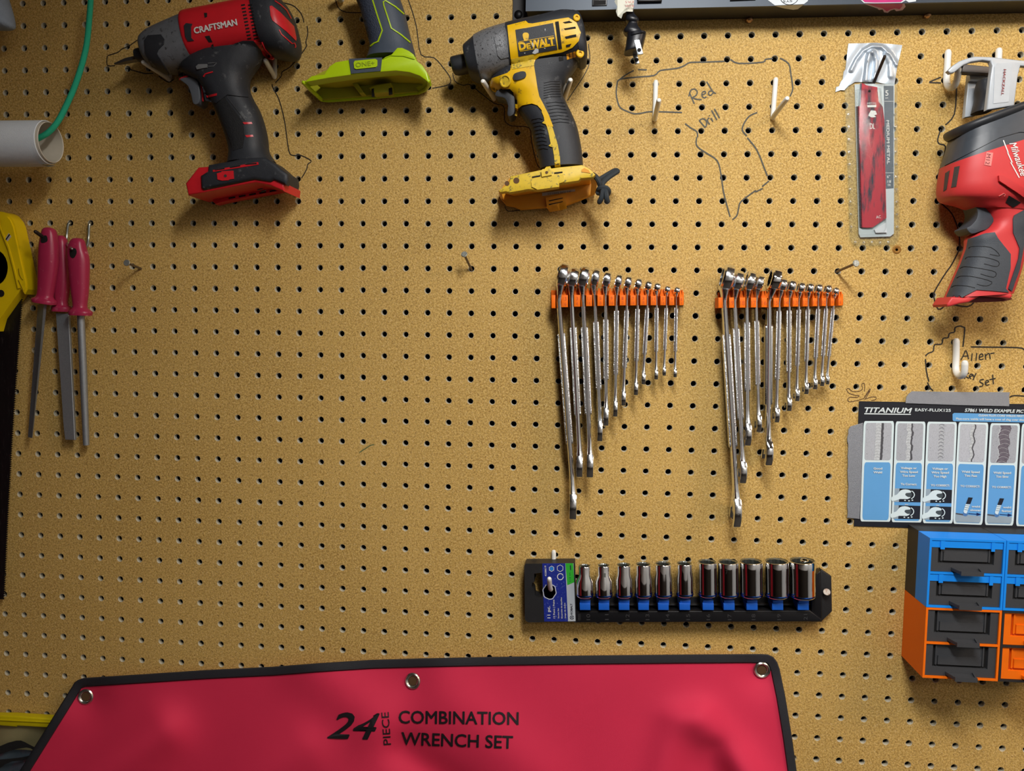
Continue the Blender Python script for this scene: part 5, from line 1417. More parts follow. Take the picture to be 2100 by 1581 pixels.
    for Q, s_ in ((P1, 'Too Low'), (P2, 'Too High')):
        put('Voltage or', Q, .24, .76, .472, 15); put('Wire Speed', Q, .22, .80, .510, 15); put(s_, Q, .30, .72, .548, 15)
    put('To Correct:', P1, .26, .78, .632, 15); put('TO CORRECT:', P2, .22, .84, .636, 14)
    for Q, s_, s2 in ((P3, 'Too Fast', 'slower'), (P4, 'Too Slow', 'faster')):
        put('Weld Speed', Q, .20, .80, .495, 15); put(s_, Q, .30, .72, .533, 15); put('TO CORRECT:', Q, .18, .84, .636, 14)
        put('weld', Q, .60, .88, .832, 14); put(s2, Q, .56, .92, .868, 14)
        ink = M().flatpoly(qmap(Q, [(.47, .735), (.62, .737), (.55, .80), (.40, .80)]), .0020); ink.obj('torch_print', blk, t, angle=0, recalc=False)
        M().flatpoly(qmap(Q, [(.39, .802), (.54, .805), (.44, .895), (.36, .89), (.33, .875)]), .0020).obj('torch_print', wht, t, angle=0, recalc=False)
        for v in (.815, .835, .855): M().ribbon(qmap(Q, [(.36 + (.855 - v) * .6, v), (.54 - (v - .8), v + .004)]), .5, .0022).obj('torch_line', blk, t, angle=0, recalc=False)
        M().flatpoly(qmap(Q, [(.07, .90), (.93, .915), (.93, .955), (.90, .98), (.10, .98), (.07, .955)]), .0018).obj('ground_print', mat('poster_grey', rgb(160, 178, 190), .4), t, angle=0, recalc=False)
        M().flatpoly(qmap(Q, [(.07, .892), (.35, .900), (.35, .915), (.07, .905)]), .0019).obj('ground_print', shade, t, angle=0, recalc=False)
        M().flatpoly(qmap(Q, circ((.40, .90), .085, 16, .022)), .00195).obj('weld_pool_print', mat('poster_mid_blue', rgb(84, 130, 186), .4), t, angle=0, recalc=False)
        M().ribbon(qmap(Q, [(.50, .893), (.80, .898)]), 1.2, .0020).obj('arrow_print', mat('poster_navy', rgb(20, 40, 96), .4), t, angle=0, recalc=False)
        M().flatpoly(qmap(Q, [(.78, .882), (.94, .898), (.78, .914)]), .0020).obj('arrow_print', mat('poster_navy', rgb(20, 40, 96), .4), t, angle=0, recalc=False)
    for Q in (P1, P2):
        for v0 in (.665, .832):
            M().flatpoly(qmap(Q, [(.22, v0), (.93, v0 + .004), (.93, v0 + .135), (.22, v0 + .135)]), .0018).obj('dial_box', blk, t, angle=0, recalc=False)
            M().flatpoly(qmap(Q, [(.07, v0), (.22, v0), (.22, v0 + .135), (.07, v0 + .135)]), .0018).obj('panel_edge', mat('poster_grey', rgb(160, 178, 190), .4), t, angle=0, recalc=False)
            M().flatpoly(qmap(Q, sm([(-.02, v0 + .085), (.15, v0 + .06), (.26, v0 + .02), (.42, v0 + .008), (.58, v0 + .02), (.60, v0 + .04), (.45, v0 + .045), (.42, v0 + .065), (.52, v0 + .085), (.60, v0 + .085), (.50, v0 + .105), (.25, v0 + .105), (.0, v0 + .13)], 2)), .0021).obj('hand_print', wht, t, angle=0, recalc=False)
            M().flatpoly(qmap(Q, circ((.52, v0 + .062), .12, 16, .026)), .0020).obj('dial_print', mat('poster_slate', rgb(74, 84, 88), .4), t, angle=0, recalc=False)
            M().ribbon(qmap(Q, [(.52 + .2 * math.cos(a), v0 + .062 + .045 * math.sin(a)) for a in [math.radians(x) for x in range(-60, 75, 15)]]), 1.6, .0021).obj('turn_arrow', wht, t, angle=0, recalc=False)
            for (du, dv) in ((.42, .118), (.55, .122), (.66, .115)):
                M().flatpoly(qmap(Q, circ((du, v0 + dv), .03, 8, .006)), .0021).obj('dial_mark', wht, t, angle=0, recalc=False)
        put('or', Q, .42, .54, .829, 10)
    # heading
    Hd = Crop(1760, 820, 6.1765)
    def head(body, p0, p1, h, bold=.02, shear=0.0): put_text(M(), body, Hd.one(*p0), Hd.one(*p1), h / 6.1765, .0016, bold=bold, shear=shear).obj('lettering', wi, t, angle=0, recalc=False)
    head('TITANIUM', (82, 158), (680, 166), 66, .03, .25)
    flat('underline', [(78, 168), (668, 178), (666, 190), (76, 182)], wi, .0004, Hd)
    head('EASY-FLUX125', (722, 142), (1172, 150), 36, .03); head('57861 WELD EXAMPLE PIC', (1350, 150), (2096, 165), 42, .03, .2)
    flat('blue_banner', [(1195, 180), (1215, 165), (2300, 190), (2300, 290), (1210, 270), (1196, 255)], blu, .0003, Hd)
    head('CLEAN FLUX-CORE WELDS FIRST', (1525, 208), (2096, 218), 25, .045); head('Flux-core welds will have a coat of slag over the', (1240, 250), (2096, 266), 26, .04)


poster()


def tape(label, pts, d, seed):
    m = mat('duct_tape', rgb(156, 160, 168), .34, metal=.5, var=.1, vs=400, bump=.35, bs=1400, aniso=(1, 1, 3))
    o = M().prism(xz(CAL(*pts), d), d - .0004, d, .0001, 1).obj('duct_tape', m, angle=25)
    tag(o, label, 'tape', 'pieces of duct tape'); return o


random.seed(2)
jag = [(132 + random.uniform(-3, 5), 830 + i * 26) for i in range(24)]
tape('grey duct tape strip along the top edge of the welding poster', [(540, 642), (545, 600), (560, 578), (585, 558), (700, 560), (1000, 564), (1276, 565), (1270, 600), (1274, 640), (1270, 664), (900, 655)], .0027, 1)
tape('grey duct tape strip down the side edge of the welding poster', [(152, 806), (240, 780), (238, 900), (228, 1200), (216, 1458), (128, 1450)] + jag[::-1], .0027, 2)

# ------------------------------------------------------------------ saw blade pack
def blade_pack():
    c = Crop(1680, 60, 3.4365); o = c.one
    t = thing('blade_pack', 'clear blister pack of red saw blades hung with silver tape', 'blade pack', at(*o(380, 1500), 0))
    card = mat('pack_card', rgb(226, 230, 232), .45); slate = mat('pack_slate', rgb(98, 108, 118), .4)
    clear = clear_film('clear_blister')
    foil = mat('silver_tape', rgb(198, 210, 222), .40, metal=.5, var=.06, vs=120, bump=.15, bs=200)
    arcs = [(c((225, 290), (262, 215), (310, 152), (370, 120), (440, 124), (500, 175), (545, 250)), 3.6, .0032), (c((328, 360), (340, 250), (356, 170), (372, 160)), 4.5, .0042), (c((380, 160), (402, 220), (398, 300), (388, 350)), 4.0, .0036), (c((470, 175), (500, 240), (505, 330)), 5.0, .0022)]
    def TD(x, y):
        return .0016 + .0006 * math.sin(x / 6.0 + y / 9.0) + sum(h_ * math.exp(-(seg_dist(x, y, a_) / w_) ** 2) for a_, w_, h_ in arcs)
    M().patch(c((205, 102), (400, 96), (585, 112), (565, 200), (548, 270), (528, 398), (400, 372), (250, 372), (205, 400), (175, 430), (150, 428), (115, 442), (118, 408), (140, 402), (150, 372), (165, 352), (172, 300), (185, 280)), hfield(1700, 80, 1860, 200, 60, TD), .0004, 1.6).obj('silver_tape', foil, t, angle=60)
    M().prism(xz(c((250, 388), (400, 384), (530, 392), (526, 1440), (500, 1460), (290, 1466), (278, 1440)), .003), .0024, .0032).obj('backing_card', card, t, angle=0)
    M().prism(xz(c((455, 398), (524, 398), (524, 1120), (468, 1124)), .0034), .0032, .0035).obj('printed_panel', slate, t, angle=0)
    def down(body, u, v0, v1, h, crop=c, m_=M_WHITE): put_text(M(), body, crop.one(u, v0), crop.one(u + (v1 - v0) * .018, v1), h / crop.k, .0038, bold=.02).obj('lettering', m_, t, angle=0, recalc=False)
    down('MEDIUM METAL', 474, 642, 950, 20)
    for (s_, u0, u1, v, h) in (('5', 466, 488, 468, 40), ('pk', 468, 488, 488, 10), ('6"', 478, 500, 1048, 20), ('18', 482, 506, 1082, 20), ('TPI', 482, 502, 1106, 16)):
        put_text(M(), s_, o(u0, v), o(u1, v), h / c.k, .0038, bold=.01).obj('lettering', M_WHITE, t, angle=0, recalc=False)
    for v in (508, 1012): M().ribbon(c((452, v), (524, v)), .7, .0038).obj('print_line', M_WHITE, t, angle=0, recalc=False)
    # blades: each its own part with cut teeth
    steel = mat('blade_steel', rgb(92, 92, 100), .4, metal=.6, var=.2)
    redb = mat('worn_red_blade', rgb(186, 40, 58), .42, var=.12, vs=90, wear=(rgb(44, 44, 60), .30, 40), aniso=(3, 1, .6))
    def blade(off, d, m_):
        L = []
        y = 545
        while y < 1400:
            x = 268 + (y - 545) * .028
            L += [(x + off, y), (x + 12 + off, y + 5)]; y += 9
        tangs = [(335 + off, 1398), (372 + off, 1396), (470 + off, 1330), (462 + off, 1000), (455 + off, 640), (444 + off, 545), (415 + off, 510), (405 + off, 408), (330 + off, 395), (298 + off, 378), (292 + off, 500), (288 + off, 540)]
        M().prism(xz(c(*(tangs + L)), d), d - .0011, d).obj('saw_blade', m_, t, angle=0)
    blade(-8, .0048, steel); blade(4, .0062, redb)
    M().lathe([(.0014, 0), (.0014, .0002)], at(*o(354, 436), .0063), (0, -1, 0), 12).obj('tang_hole', M_SLOT, t)
    put_text(M(), 'METAL', o(338, 530), o(404, 526), 4, .0065).obj('lettering', M_WHITE, t, angle=0, recalc=False)
    M().flatpoly(c((338, 535), (404, 533), (402, 548), (340, 550)), .0065).obj('print_bar', M_WHITE, t, angle=0, recalc=False)
    M().flatpoly(c((345, 608), (365, 570), (398, 575), (408, 600), (388, 606), (402, 618), (370, 622)), .0065).obj('emblem', M_WHITE, t, angle=0, recalc=False)
    put_text(M(), 'DL', o(358, 702), o(392, 702), 12, .0065, bold=.01).obj('lettering', M_WHITE, t, angle=0, recalc=False)
    put_text(M(), 'AC', o(402, 1334), o(436, 1330), 6, .0065).obj('lettering', M_WHITE, t, angle=0, recalc=False)
    M().prism(xz(c((390, 1412), (470, 1360), (478, 1432), (400, 1434)), .006), .0034, .0058).obj('torn_paper', card, t, angle=0)
    # clear shell: flange and raised bubble
    fl = M().prism(xz(c((180, 385), (400, 372), (550, 372), (552, 520), (555, 900), (570, 1440), (556, 1490), (530, 1518), (270, 1530), (232, 1512), (214, 1470), (195, 900)), .004), .0035, .0042, .0003, 1)
    fl.obj('blister_flange', clear, t, angle=0)
    bub = M().prism(xz(c((268, 420), (440, 410), (452, 560), (478, 1400), (465, 1425), (300, 1432), (286, 1410)), .011), .0044, .0115, .0025, 3); bub.f.pop(-2); bub.mi.pop(-2)
    bub.obj('blister_bubble', clear, t)
    dm = clear_film('blister_dimple', refl=.25)
    for k in range(10):
        y = 600 + k * 88
        for x in (205 + k * 2.2, 533 + k * 1.8): M().lathe([(.0016, 0), (.0013, .0006), (.0004, .0008)], at(*o(x, y), .0043), (0, -1, 0), 10).obj('flange_dimple', dm, t)
    for k in range(5): M().lathe([(.0016, 0), (.0013, .0006), (.0004, .0008)], at(*o(255 + k * 58, 1500 + (k % 2) * 4), .0043), (0, -1, 0), 10).obj('flange_dimple', dm, t)
    B = at(*o(380, 388), 0); E_ = at(*o(462, 190), .042)
    nb = M().tube([B, E_], .0016, 10, rnd=False); tag(nb.obj('nail', mat('dark_nail', rgb(62, 54, 50), .5, metal=.7), origin=B), 'dark headless nail holding up the saw blade pack', 'nail', 'nails in the board')


blade_pack()
# burr of torn fibre by a hole and a plugged hole
c_ = at(1839, 512, 0)
tag(M().lathe([(.0015, .0), (.0034, .0012), (.0042, .0006), (.0048, .0)], c_, (0, -1, 0), 14).obj('torn_fibre_burr', mat('burr_fibre', rgb(170, 120, 50), .8, var=.3, vs=900, bump=.8)), 'small torn fibre burr beside a hole under the blade pack', 'wood burr')

# ------------------------------------------------------------------ hand saw
def hand_saw():
    c = Crop(0, 420, 5.275); o = c.one
    yel = mat('saw_yellow', rgb(250, 214, 14), .4, var=.06, vs=60)
    t = thing('hand_saw', 'hand saw with yellow plastic handle and dark toothed blade', 'saw', at(0, 640, 0))
    out = c((-330, 80), (0, 72), (40, 78), (92, 106), (140, 168), (166, 225), (235, 540), (300, 840), (302, 915), (272, 968), (228, 912), (0, 1232), (-120, 1380), (-420, 1300), (-460, 400))
    hole = c(*[(-60 + 145 * math.cos(a), 680 + 195 * math.sin(a)) for a in [2 * math.pi * k / 22 for k in range(22)]])
    i0 = max(range(len(hole)), key=lambda i: hole[i][1]); hx = hole[i0][0]
    poly = out[:12] + [(hx, out[12][1] - 2)] + [hole[(i0 + k) % 22] for k in range(23)] + [(hx - .05, out[12][1] - 2)] + out[12:]
    hd = M().prism(xz(poly, .022), .004, .022, 0); hd.obj('handle', yel, t, angle=30)
    hb = hd.bvh()
    plate(t, 'handle_flank', yel, c((20, 150), (45, 125), (85, 130), (120, 170), (150, 240), (220, 560), (285, 850), (285, 905), (262, 940), (225, 890), (215, 850), (110, 470), (25, 230)), hb, .0018, 4)
    line(t, 'handle_ridge', yel, c((-40, 120), (5, 220), (110, 480), (165, 690), (215, 905)), 3.0, hb, .0026)
    line(t, 'moulded_mark', mat('saw_yellow_shade', rgb(150, 120, 10), .5), c((212, 690), (222, 760), (245, 800), (262, 815)), 1.2, hb, .0022)
    line(t, 'moulded_mark', mat('saw_yellow_shade', rgb(150, 120, 10), .5), c((210, 815), (235, 870), (262, 930)), 1.4, hb, .0022)
    plate(t, 'sticker', mat('sticker_white', rgb(206, 196, 184), .5), c((72, 365), (108, 308), (135, 345), (95, 398)), hb, .0022, 3)
    line(t, 'sticker_print', M_SLOT, c((80, 380), (120, 322)), 2.0, hb, .0026)
    for q in ((12, 958),):
        M().lathe([(.0042, 0), (.0042, .0008)], at(*o(*q), .022), (0, -1, 0), 16).obj('handle_bolt', M_SLOT, t)
    for k in range(13):
        f = k / 12.0; x = 214 - 205 * f; y = 935 + 290 * f
        M().prism(xz(c((x, y - 14), (x + 16, y - 6), (x + 6, y + 10), (x - 12, y + 2)), .018), .008, .020, .0006).obj('grip_nub', mat('nub_pale', rgb(222, 206, 130), .5), t)
    steel = mat('blade_dark_steel', rgb(44, 44, 46), .35, metal=.7, var=.3, vs=40, aniso=(6, 1, .6), wear=(rgb(80, 80, 80), .06, 120))
    pts = []; y = 596.0
    while y < 1226:
        f = (y - 596) / 630; x = 48 - 38 * f - 3.2 * math.sin(f * 3.1)
        pts += [(x, y), (x - 4.2, y + 3.3)]; y += 4.5
    bl = [(8, 1229), (-130, 1229), (-160, 620), (0, 640), (20, 590), (44, 590)]
    M().prism(xz(pts + bl, .010), .0088, .0100).obj('blade', steel, t, angle=0)


hand_saw()

# ------------------------------------------------------------------ files on their hooks
CF = Crop(0, 420, 3.04)
M_FH = mat('crimson_handle', rgb(176, 44, 82), .34, var=.06, vs=80, wear=(rgb(206, 120, 140), .03, 120))
M_FS = mat('file_steel', rgb(160, 166, 172), .42, metal=.65, var=.15, vs=500, bump=.4, bs=2200)


def file_tool(label, secs, d, hole):
    o = CF.one
    t = thing('metal_file', label, 'file', at(*o(*secs[-1][0]), d), 'red handled files')
    hd = M().loft([(o(*a), o(*b), d, h) for a, b, h in secs], 24); hd.obj('handle', M_FH, t)
    if hole: plate(t, 'hanging_hole', M_SLOT, sm(CF(*hole), 3), hd.bvh(), .0004, 3)
    return t


t1 = file_tool('triangular file with a crimson handle hung on a dark nail', [((292, 142), (318, 142), .003), ((275, 150), (338, 155), .006), ((264, 180), (350, 190), .0075), ((252, 245), (358, 262), .0085), ((245, 330), (360, 345), .0088), ((243, 430), (348, 440), .008), ((240, 530), (330, 540), .0072), ((230, 570), (326, 580), .0075), ((206, 582), (344, 606), .010), ((208, 604), (340, 626), .010)], .026, [(262, 200), (290, 192), (296, 225), (272, 238), (256, 232)])
m = M(); a, b_, e = CF.one(236, 622), CF.one(274, 622), CF.one(292, 624); a2, b2, e2 = CF.one(174, 1448), CF.one(200, 1454), CF.one(204, 1450)
m.add([at(*a, .020), at(*b_, .029), at(*e, .024), at(*a2, .014), at(*b2, .018), at(*e2, .016)], [[0, 1, 4, 3], [1, 2, 5, 4], [2, 0, 3, 5], [0, 2, 1], [3, 4, 5]])
m.obj('blade', M_FS, t1, angle=0)
t2 = file_tool('flat file with a crimson handle between the other two files', [((365, 192), (392, 192), .003), ((348, 215), (412, 218), .006), ((338, 300), (424, 300), .0075), ((334, 420), (432, 420), .0078), ((340, 530), (426, 530), .007), ((348, 615), (415, 618), .0066), ((330, 636), (440, 640), .009), ((330, 664), (436, 668), .009)], .0125, None)
M().prism(xz(CF((350, 676), (430, 678), (470, 1466), (408, 1464), (398, 1380)), .014), .0115, .0150, .0005, 1).obj('blade', M_FS, t2, angle=20)
t3 = file_tool('round file with a crimson handle on two zinc hooks', [((465, 208), (500, 208), .003), ((446, 222), (520, 222), .006), ((432, 270), (532, 270), .008), ((430, 340), (550, 340), .0085), ((440, 440), (550, 440), .0082), ((452, 550), (545, 550), .0075), ((462, 632), (536, 634), .007), ((452, 652), (550, 654), .0085), ((436, 664), (568, 670), .0098), ((440, 688), (562, 692), .0098)], .024, [(440, 278), (470, 272), (478, 300), (460, 332), (438, 320)])
M().tube([at(*CF.one(504, 690), .022), at(*CF.one(520, 1050), .018), at(*CF.one(538, 1496), .012)], [.0042, .0042, .0036], 14, rnd=False).obj('blade', M_FS, t3)
zinc = mat('zinc_wire', rgb(176, 186, 184), .28, metal=.9, var=.1)
def wire(label, pts): peg(label, [CF.one(u, v) + (d,) for u, v, d in pts], .0016, 'zinc wire hooks', 'wire_hook', zinc, 10)
wire('zinc wire hook nearer the saw, holding the round file', [(440, 112, -.004), (436, 114, .003), (424, 126, .005), (416, 190, .005), (416, 236, .009), (430, 258, .024), (448, 274, .036)])
wire('zinc wire hook on the outer side of the round file', [(566, 112, -.004), (562, 114, .003), (555, 135, .005), (552, 200, .005), (546, 246, .008), (534, 266, .011), (524, 274, .013)])
nb = M().tube([at(*CF.one(292, 218), .026), at(*CF.one(222, 168), .044)], .0022, 10)
tag(nb.obj('nail', mat('dark_nail', rgb(62, 54, 50), .5, metal=.7)), 'dark nail tip poking through the triangular file handle', 'nail', 'nails in the board')

# ------------------------------------------------------------------ paper roll, cord, rag
CT = Crop(0, 0, 4.391)
P = at(*CT.one(462, 1282), .072); r = .0232
roll = thing('paper_towel_roll', 'nearly empty paper towel roll with an open cardboard core', 'paper towel', P + Vec((-.08, 0, -r)))
paper = mat('embossed_paper', rgb(238, 246, 255), .8, var=.03, vs=200, bump=.35, bs=1200)
m = M().lathe([(r, -.24), (r, -.0035), (r - .0006, -.003), (r - .0012, -.004), (r - .0012, -.24)], P, (1, 0, 0), 40); m.obj('paper_layer', paper, roll)
core = mat('cardboard_core', rgb(214, 206, 190), .8, var=.08, vs=120)
m = M().lathe([(r - .0014, -.24), (r - .0014, -.0006), (r - .0020, 0), (r - .0026, -.0006), (r - .0026, -.24)], P, (1, 0, 0), 40)
m.f = m.f[:-2]; m.mi = m.mi[:-2]; m.obj('core', core, roll, recalc=False)
V = []; F = []; n = 14
for i in range(n + 1):
    a = math.radians(-20 - 105 * i / n); rr = r + .0012 + .0016 * (i / n)
    for x in (-.24, -.006 - .004 * (1 - i / n)): V.append(P + Vec((x, math.cos(a) * -rr, math.sin(a) * rr)))
for i in range(n): F.append([2 * i, 2 * i + 1, 2 * i + 3, 2 * i + 2])
M().add(V, F).obj('loose_sheet', paper, roll, recalc=False)
pts = [(820, -60, .034), (816, 0, .036), (806, 150, .040), (780, 400, .048), (732, 600, .055), (664, 800, .061), (592, 960, .066), (524, 1090, .070), (450, 1180, .073), (380, 1228, .0735), (300, 1262, .073), (200, 1290, .072)]
Pp = [Vec(p) for p in sm([tuple(at(*CT.one(u, v), d)) for u, v, d in pts], 4, closed=False)]
cm = mat('green_woven_cord', rgb(34, 190, 148), .42, var=.25, vs=2500, bump=.7, bs=2600)
tag(M().tube(Pp, .0031, 14).obj('bungee_cord', cm, origin=Pp[0]), 'green woven cord hanging into the paper towel roll', 'cord')
rag = mat('grey_rag', rgb(150, 166, 188), .85, var=.2, vs=60, bump=.6, bs=500)
q = CT.one
tag(M().loft([(q(-260, -60), q(30, -60), .052, .018), (q(-260, 0), q(48, 10), .052, .020), (q(-260, 80), q(66, 90), .054, .022), (q(-260, 150), q(84, 170), .054, .022), (q(-260, 210), q(94, 222), .054, .019), (q(-260, 240), q(82, 246), .054, .012), (q(-230, 254), q(55, 256), .054, .005)], 20).obj('rag', rag), 'corner of a blue grey rag at the upper corner of the picture', 'cloth')

# ------------------------------------------------------------------ red roll-up pouch
def pouch():
    t = thing('tool_pouch', 'red fabric wrench pouch with black binding and metal eyelets', 'pouch', at(850, 1640, 0))
    def ridge(x, y, x0, y0, x1, y1, w, h):
        dx, dy = x1 - x0, y1 - y0; L2 = dx * dx + dy * dy; s_ = max(0, min(1, ((x - x0) * dx + (y - y0) * dy) / L2))
        px, py = x0 + dx * s_, y0 + dy * s_
        return 1.7 * h * math.exp(-((x - px) ** 2 + (y - py) ** 2) / (w * w))
    def D(x, y):
        f = max(0.0, (y - 1345) / 240.0)
        d = .010 + .016 * f + .0025 * math.sin(x / 95.0 + .6) * f + .0018 * math.sin(x / 41.0 + y / 60.0) * min(1, f)
        d += ridge(x, y, 1570, 1640, 1440, 1480, 42, .010) + ridge(x, y, 1350, 1640, 1385, 1480, 38, .006)
        d += ridge(x, y, 640, 1370, 760, 1480, 60, .005) + ridge(x, y, 1100, 1600, 900, 1420, 70, .005)
        d += ridge(x, y, 120, 1640, 330, 1500, 55, .010) + ridge(x, y, 470, 1640, 620, 1540, 60, .006)
        d -= ridge(x, y, 960, 1640, 830, 1540, 40, .006) + ridge(x, y, 1490, 1640, 1470, 1540, 30, .006)
        d -= ridge(x, y, 847, 1396, 848, 1397, 60, .004) + ridge(x, y, 1562, 1373, 1563, 1374, 50, .006) + ridge(x, y, 177, 1428, 178, 1429, 45, .005)
        return max(.003, d)
    topx = [(150, 1404), (165, 1393), (190, 1389), (300, 1382), (420, 1374), (560, 1367), (650, 1360), (760, 1353), (860, 1350), (1000, 1347), (1200, 1344), (1400, 1342), (1560, 1341), (1580, 1344), (1592, 1354)]
    def top(x):
        for (a, b), (c, d) in zip(topx, topx[1:]):
            if a <= x <= c: return b + (d - b) * (x - a) / (c - a)
        return topx[0][1] if x < 150 else topx[-1][1]
    def lx(y): return 150 - (y - 1404) * .622 if y > 1404 else 150
    def rx(y):
        pr = [(1354, 1592), (1372, 1599), (1430, 1611), (1510, 1624), (1581, 1634), (1690, 1646)]
        for (a, b), (c, d) in zip(pr, pr[1:]):
            if a <= y <= c: return b + (d - b) * (y - a) / (c - a)
        return pr[0][1] if y < 1354 else pr[-1][1]
    NU, NV = 150, 36; YB = 1690
    V = []; F = []
    for j in range(NV + 1):
        f = j / NV
        for i in range(NU + 1):
            u = i / NU
            xt = 152 + (1590 - 152) * u; yt = top(xt) + 3
            y = yt + (YB - yt) * f
            xl, xr = lx(max(y, 1404)) + 3, rx(max(y, 1354)) - 3
            x = (xl + (xr - xl) * u) * 1.0
            V.append(at(x, y, D(x, y)))
    W = NU + 1
    for j in range(NV):
        for i in range(NU): F.append([j * W + i, j * W + i + 1, (j + 1) * W + i + 1, (j + 1) * W + i])
    n = len(V); back = [Vec((p.x, max(p.y + .0025, -max(0, -p.y - .0025)) if True else 0, p.z)) for p in V]
    rim = [i for i in range(NU)] ; FF = F + [[n + a for a in f[::-1]] for f in F]
    for i in range(NU): FF.append([i + 1, i, n + i, n + i + 1])
    for j in range(NV): FF.append([j * W, (j + 1) * W, n + (j + 1) * W, n + j * W]); FF.append([(j + 1) * W + NU, j * W + NU, n + j * W + NU, n + (j + 1) * W + NU])
    nt = mat('crimson_canvas', rgb(222, 48, 84), .72, var=.08, vs=9, bump=.22, bs=3200, spec=.3)
    o = M().add(V + back, FF); o.obj('panel', nt, t, angle=60, recalc=False)
    bv = BVHTree.FromPolygons(V, F)
    # binding around the edge
    edge = [(lx(y), y) for y in range(1690, 1404, -14)] + [(148, 1408), (152, 1400), (160, 1394), (172, 1390)] + topx[3:-2] + [(1575, 1342), (1586, 1347), (1594, 1358)] + [(rx(y), y) for y in range(1372, 1691, 14)]
    dense = []
    for (xa, ya), (xb, yb) in zip(edge, edge[1:]):
        k_ = max(1, int(math.hypot(xb - xa, yb - ya) / 9))
        dense += [(xa + (xb - xa) * j / k_, ya + (yb - ya) * j / k_) for j in range(k_)]
    edge = dense + [edge[-1]]
    inn = []
    m_ = len(edge)
    for i in range(m_):
        x0, y0 = edge[max(i - 1, 0)]; x1, y1 = edge[min(i + 1, m_ - 1)]; l = math.hypot(x1 - x0, y1 - y0)
        nx, ny = -(y1 - y0) / l, (x1 - x0) / l
        inn.append((edge[i][0] + nx * 19, edge[i][1] + ny * 19))
    Vb = []; Fb = []
    for e, q_ in zip(edge, inn):
        for f, lift in ((0, -.003), (0, .0016), (.12, .0030), (.5, .0032), (.88, .0028), (1, .0002)):
            x, y = e[0] + (q_[0] - e[0]) * f, e[1] + (q_[1] - e[1]) * f
            Vb.append(at(x, y, max(.001, D(x, y) + lift)))
    for i in range(m_ - 1):
        for k in range(5): Fb.append([i * 6 + k, i * 6 + k + 1, (i + 1) * 6 + k + 1, (i + 1) * 6 + k])
    M().add(Vb, Fb).obj('binding', mat('black_webbing', rgb(36, 37, 44), .7, var=.3, vs=1200, bump=.45, bs=2600), t, recalc=False)
    ink = mat('pouch_ink', rgb(26, 20, 26), .6)
    for s_, p0, p1, h, sh, bo in (('24', (672, 1513), (776, 1516), 55, .35, .016), ('PIECE', (802, 1527), (797, 1460), 16, 0, .005), ('COMBINATION', (818, 1483), (1063, 1486), 27, 0, .016), ('WRENCH SET', (823, 1527), (1051, 1535), 27, 0, .016)):
        put_text(M(), s_, p0, p1, h, bvh=bv, bold=bo, shear=sh, lift=.0008).obj('lettering', ink, t, angle=0, recalc=False)
    met = mat('nickel_eyelet', rgb(196, 196, 186), .25, metal=.95)
    for (x, y) in ((177, 1428), (847, 1396), (1562, 1373)):
        hh, nn = bv.ray_cast(CAM, ray(x, y))[:2]
        if nn.y > 0: nn = -nn
        c = hh + nn * .0008; e = M().lathe([(.0096, -.001), (.0094, .0012), (.0082, .0022), (.0066, .0017), (.0054, .0002), (.0052, -.001)], c, nn, 26)
        g = e.obj('eyelet', met, t)
        M().lathe([(.0051, 0), (.0051, .0004)], c, nn, 20).obj('eyelet_hole', mat('eyelet_dark', rgb(84, 58, 30), .8), g)


pouch()

# ------------------------------------------------------------------ zip bag and strap behind the pouch
CB = Crop(0, 1320, 6.058)


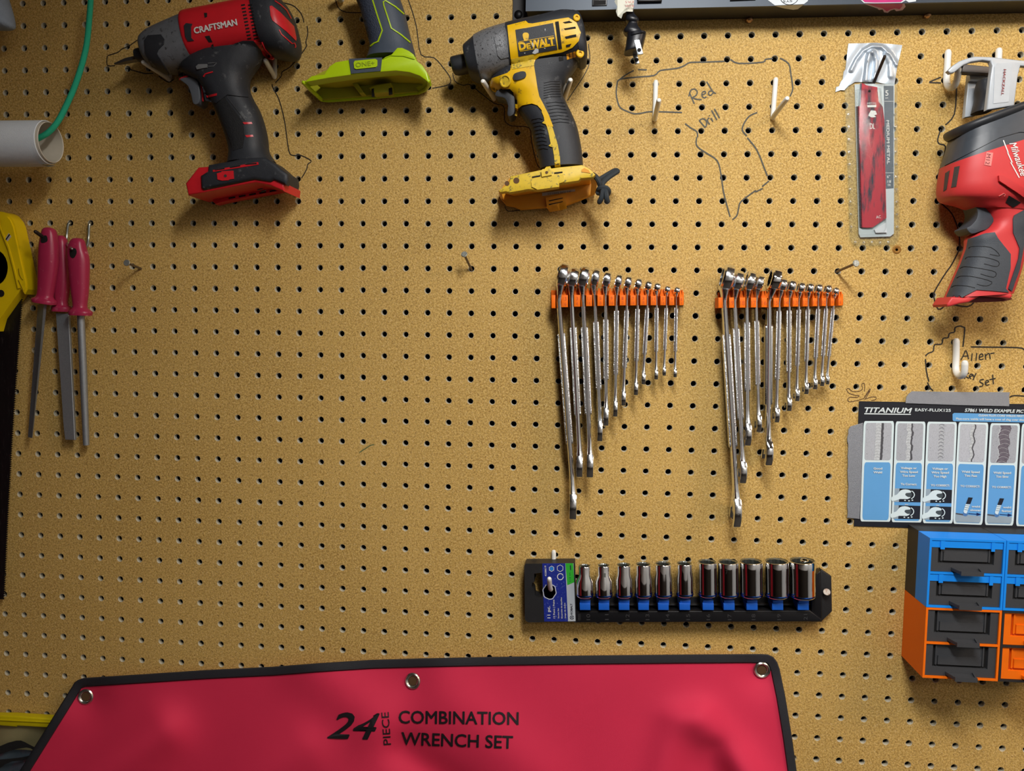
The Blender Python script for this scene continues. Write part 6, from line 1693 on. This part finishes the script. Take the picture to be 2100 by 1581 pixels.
def zip_bag():
    t = thing('zip_bag', 'clear plastic bag with a yellow zip strip behind the pouch', 'plastic bag', at(40, 1640, 0))
    film = mat('cloudy_film', rgb(150, 142, 104), .3, var=.22, vs=40, alpha=.92); yel = mat('yellow_zip', rgb(214, 196, 14), .4, var=.06)
    V = []; F = []; NX, NY = 16, 14
    for j in range(NY + 1):
        for i in range(NX + 1):
            u = -160 + 900 * i / NX; v = 985 + 1000 * j / NY
            V.append(at(*CB.one(u, v), .006 + .004 * math.sin(u / 130 + v / 170) * min(1, j / 3) + .003 * j / NY))
    W = NX + 1
    for j in range(NY):
        for i in range(NX): F.append([j * W + i, j * W + i + 1, (j + 1) * W + i + 1, (j + 1) * W + i])
    M().add(V, F).obj('film', film, t, recalc=False)
    M().prism(xz(CB((-160, 895), (150, 897), (700, 932), (690, 1050), (210, 1022), (200, 1036), (-160, 1008)), .012), .003, .0125, .002).obj('zip_strip', yel, t)
    M().prism(xz(CB((-160, 935), (640, 972), (640, 984), (-160, 948)), .0135), .0125, .0140, .0005).obj('zip_track', yel, t)


zip_bag()
blu = mat('bluish_film', rgb(84, 98, 110), .22, var=.3, vs=30)
V = []; F = []
for j in range(9):
    for i in range(13):
        u = -160 + 640 * i / 12; v = 1370 - 90 * math.sin(max(0, min(1, (u + 160) / 560)) * 2.2) * .6 + (620) * j / 8
        V.append(at(*CB.one(u, v), .0145 + .003 * math.sin(u / 60 + j)))
for j in range(8):
    for i in range(12): F.append([j * 13 + i, j * 13 + i + 1, (j + 1) * 13 + i + 1, (j + 1) * 13 + i])
tag(M().add(V, F).obj('plastic_wrap', blu, recalc=False), 'bluish crumpled plastic wrap at the lower corner by the pouch', 'plastic wrap')
web = mat('strap_webbing', rgb(24, 24, 26), .75, var=.3, vs=1500, bump=.8, bs=1600)
st = thing('strap', 'black webbing strap curling out beside the pouch', 'strap', at(*CB.one(200, 1400), .02))


def strap(up, lo, d):
    n = len(up); V = []; F = []
    for a, b in zip(up, lo):
        for dd in (d, d - .0016): V += [at(*CB.one(*a), dd), at(*CB.one(*b), dd)]
    for i in range(n - 1):
        p, q = 4 * i, 4 * (i + 1)
        F += [[p, p + 1, q + 1, q], [p + 2, q + 2, q + 3, p + 3], [p, q, q + 2, p + 2], [p + 1, p + 3, q + 3, q + 1]]
    F += [[0, 2, 3, 1], [4 * n - 4, 4 * n - 3, 4 * n - 1, 4 * n - 2]]
    M().add(V, F).obj('band', web, st, angle=30)


strap([(-160, 1330), (0, 1272), (100, 1230), (200, 1204), (260, 1202), (310, 1222), (360, 1250), (440, 1290)], [(-160, 1400), (0, 1372), (100, 1340), (220, 1305), (280, 1296), (330, 1290), (380, 1300), (430, 1330)], .021)
strap([(-160, 1470), (0, 1440), (150, 1425), (260, 1412), (340, 1396), (420, 1370)], [(-160, 1640), (0, 1545), (60, 1500), (150, 1462), (280, 1450), (400, 1420)], .0205)
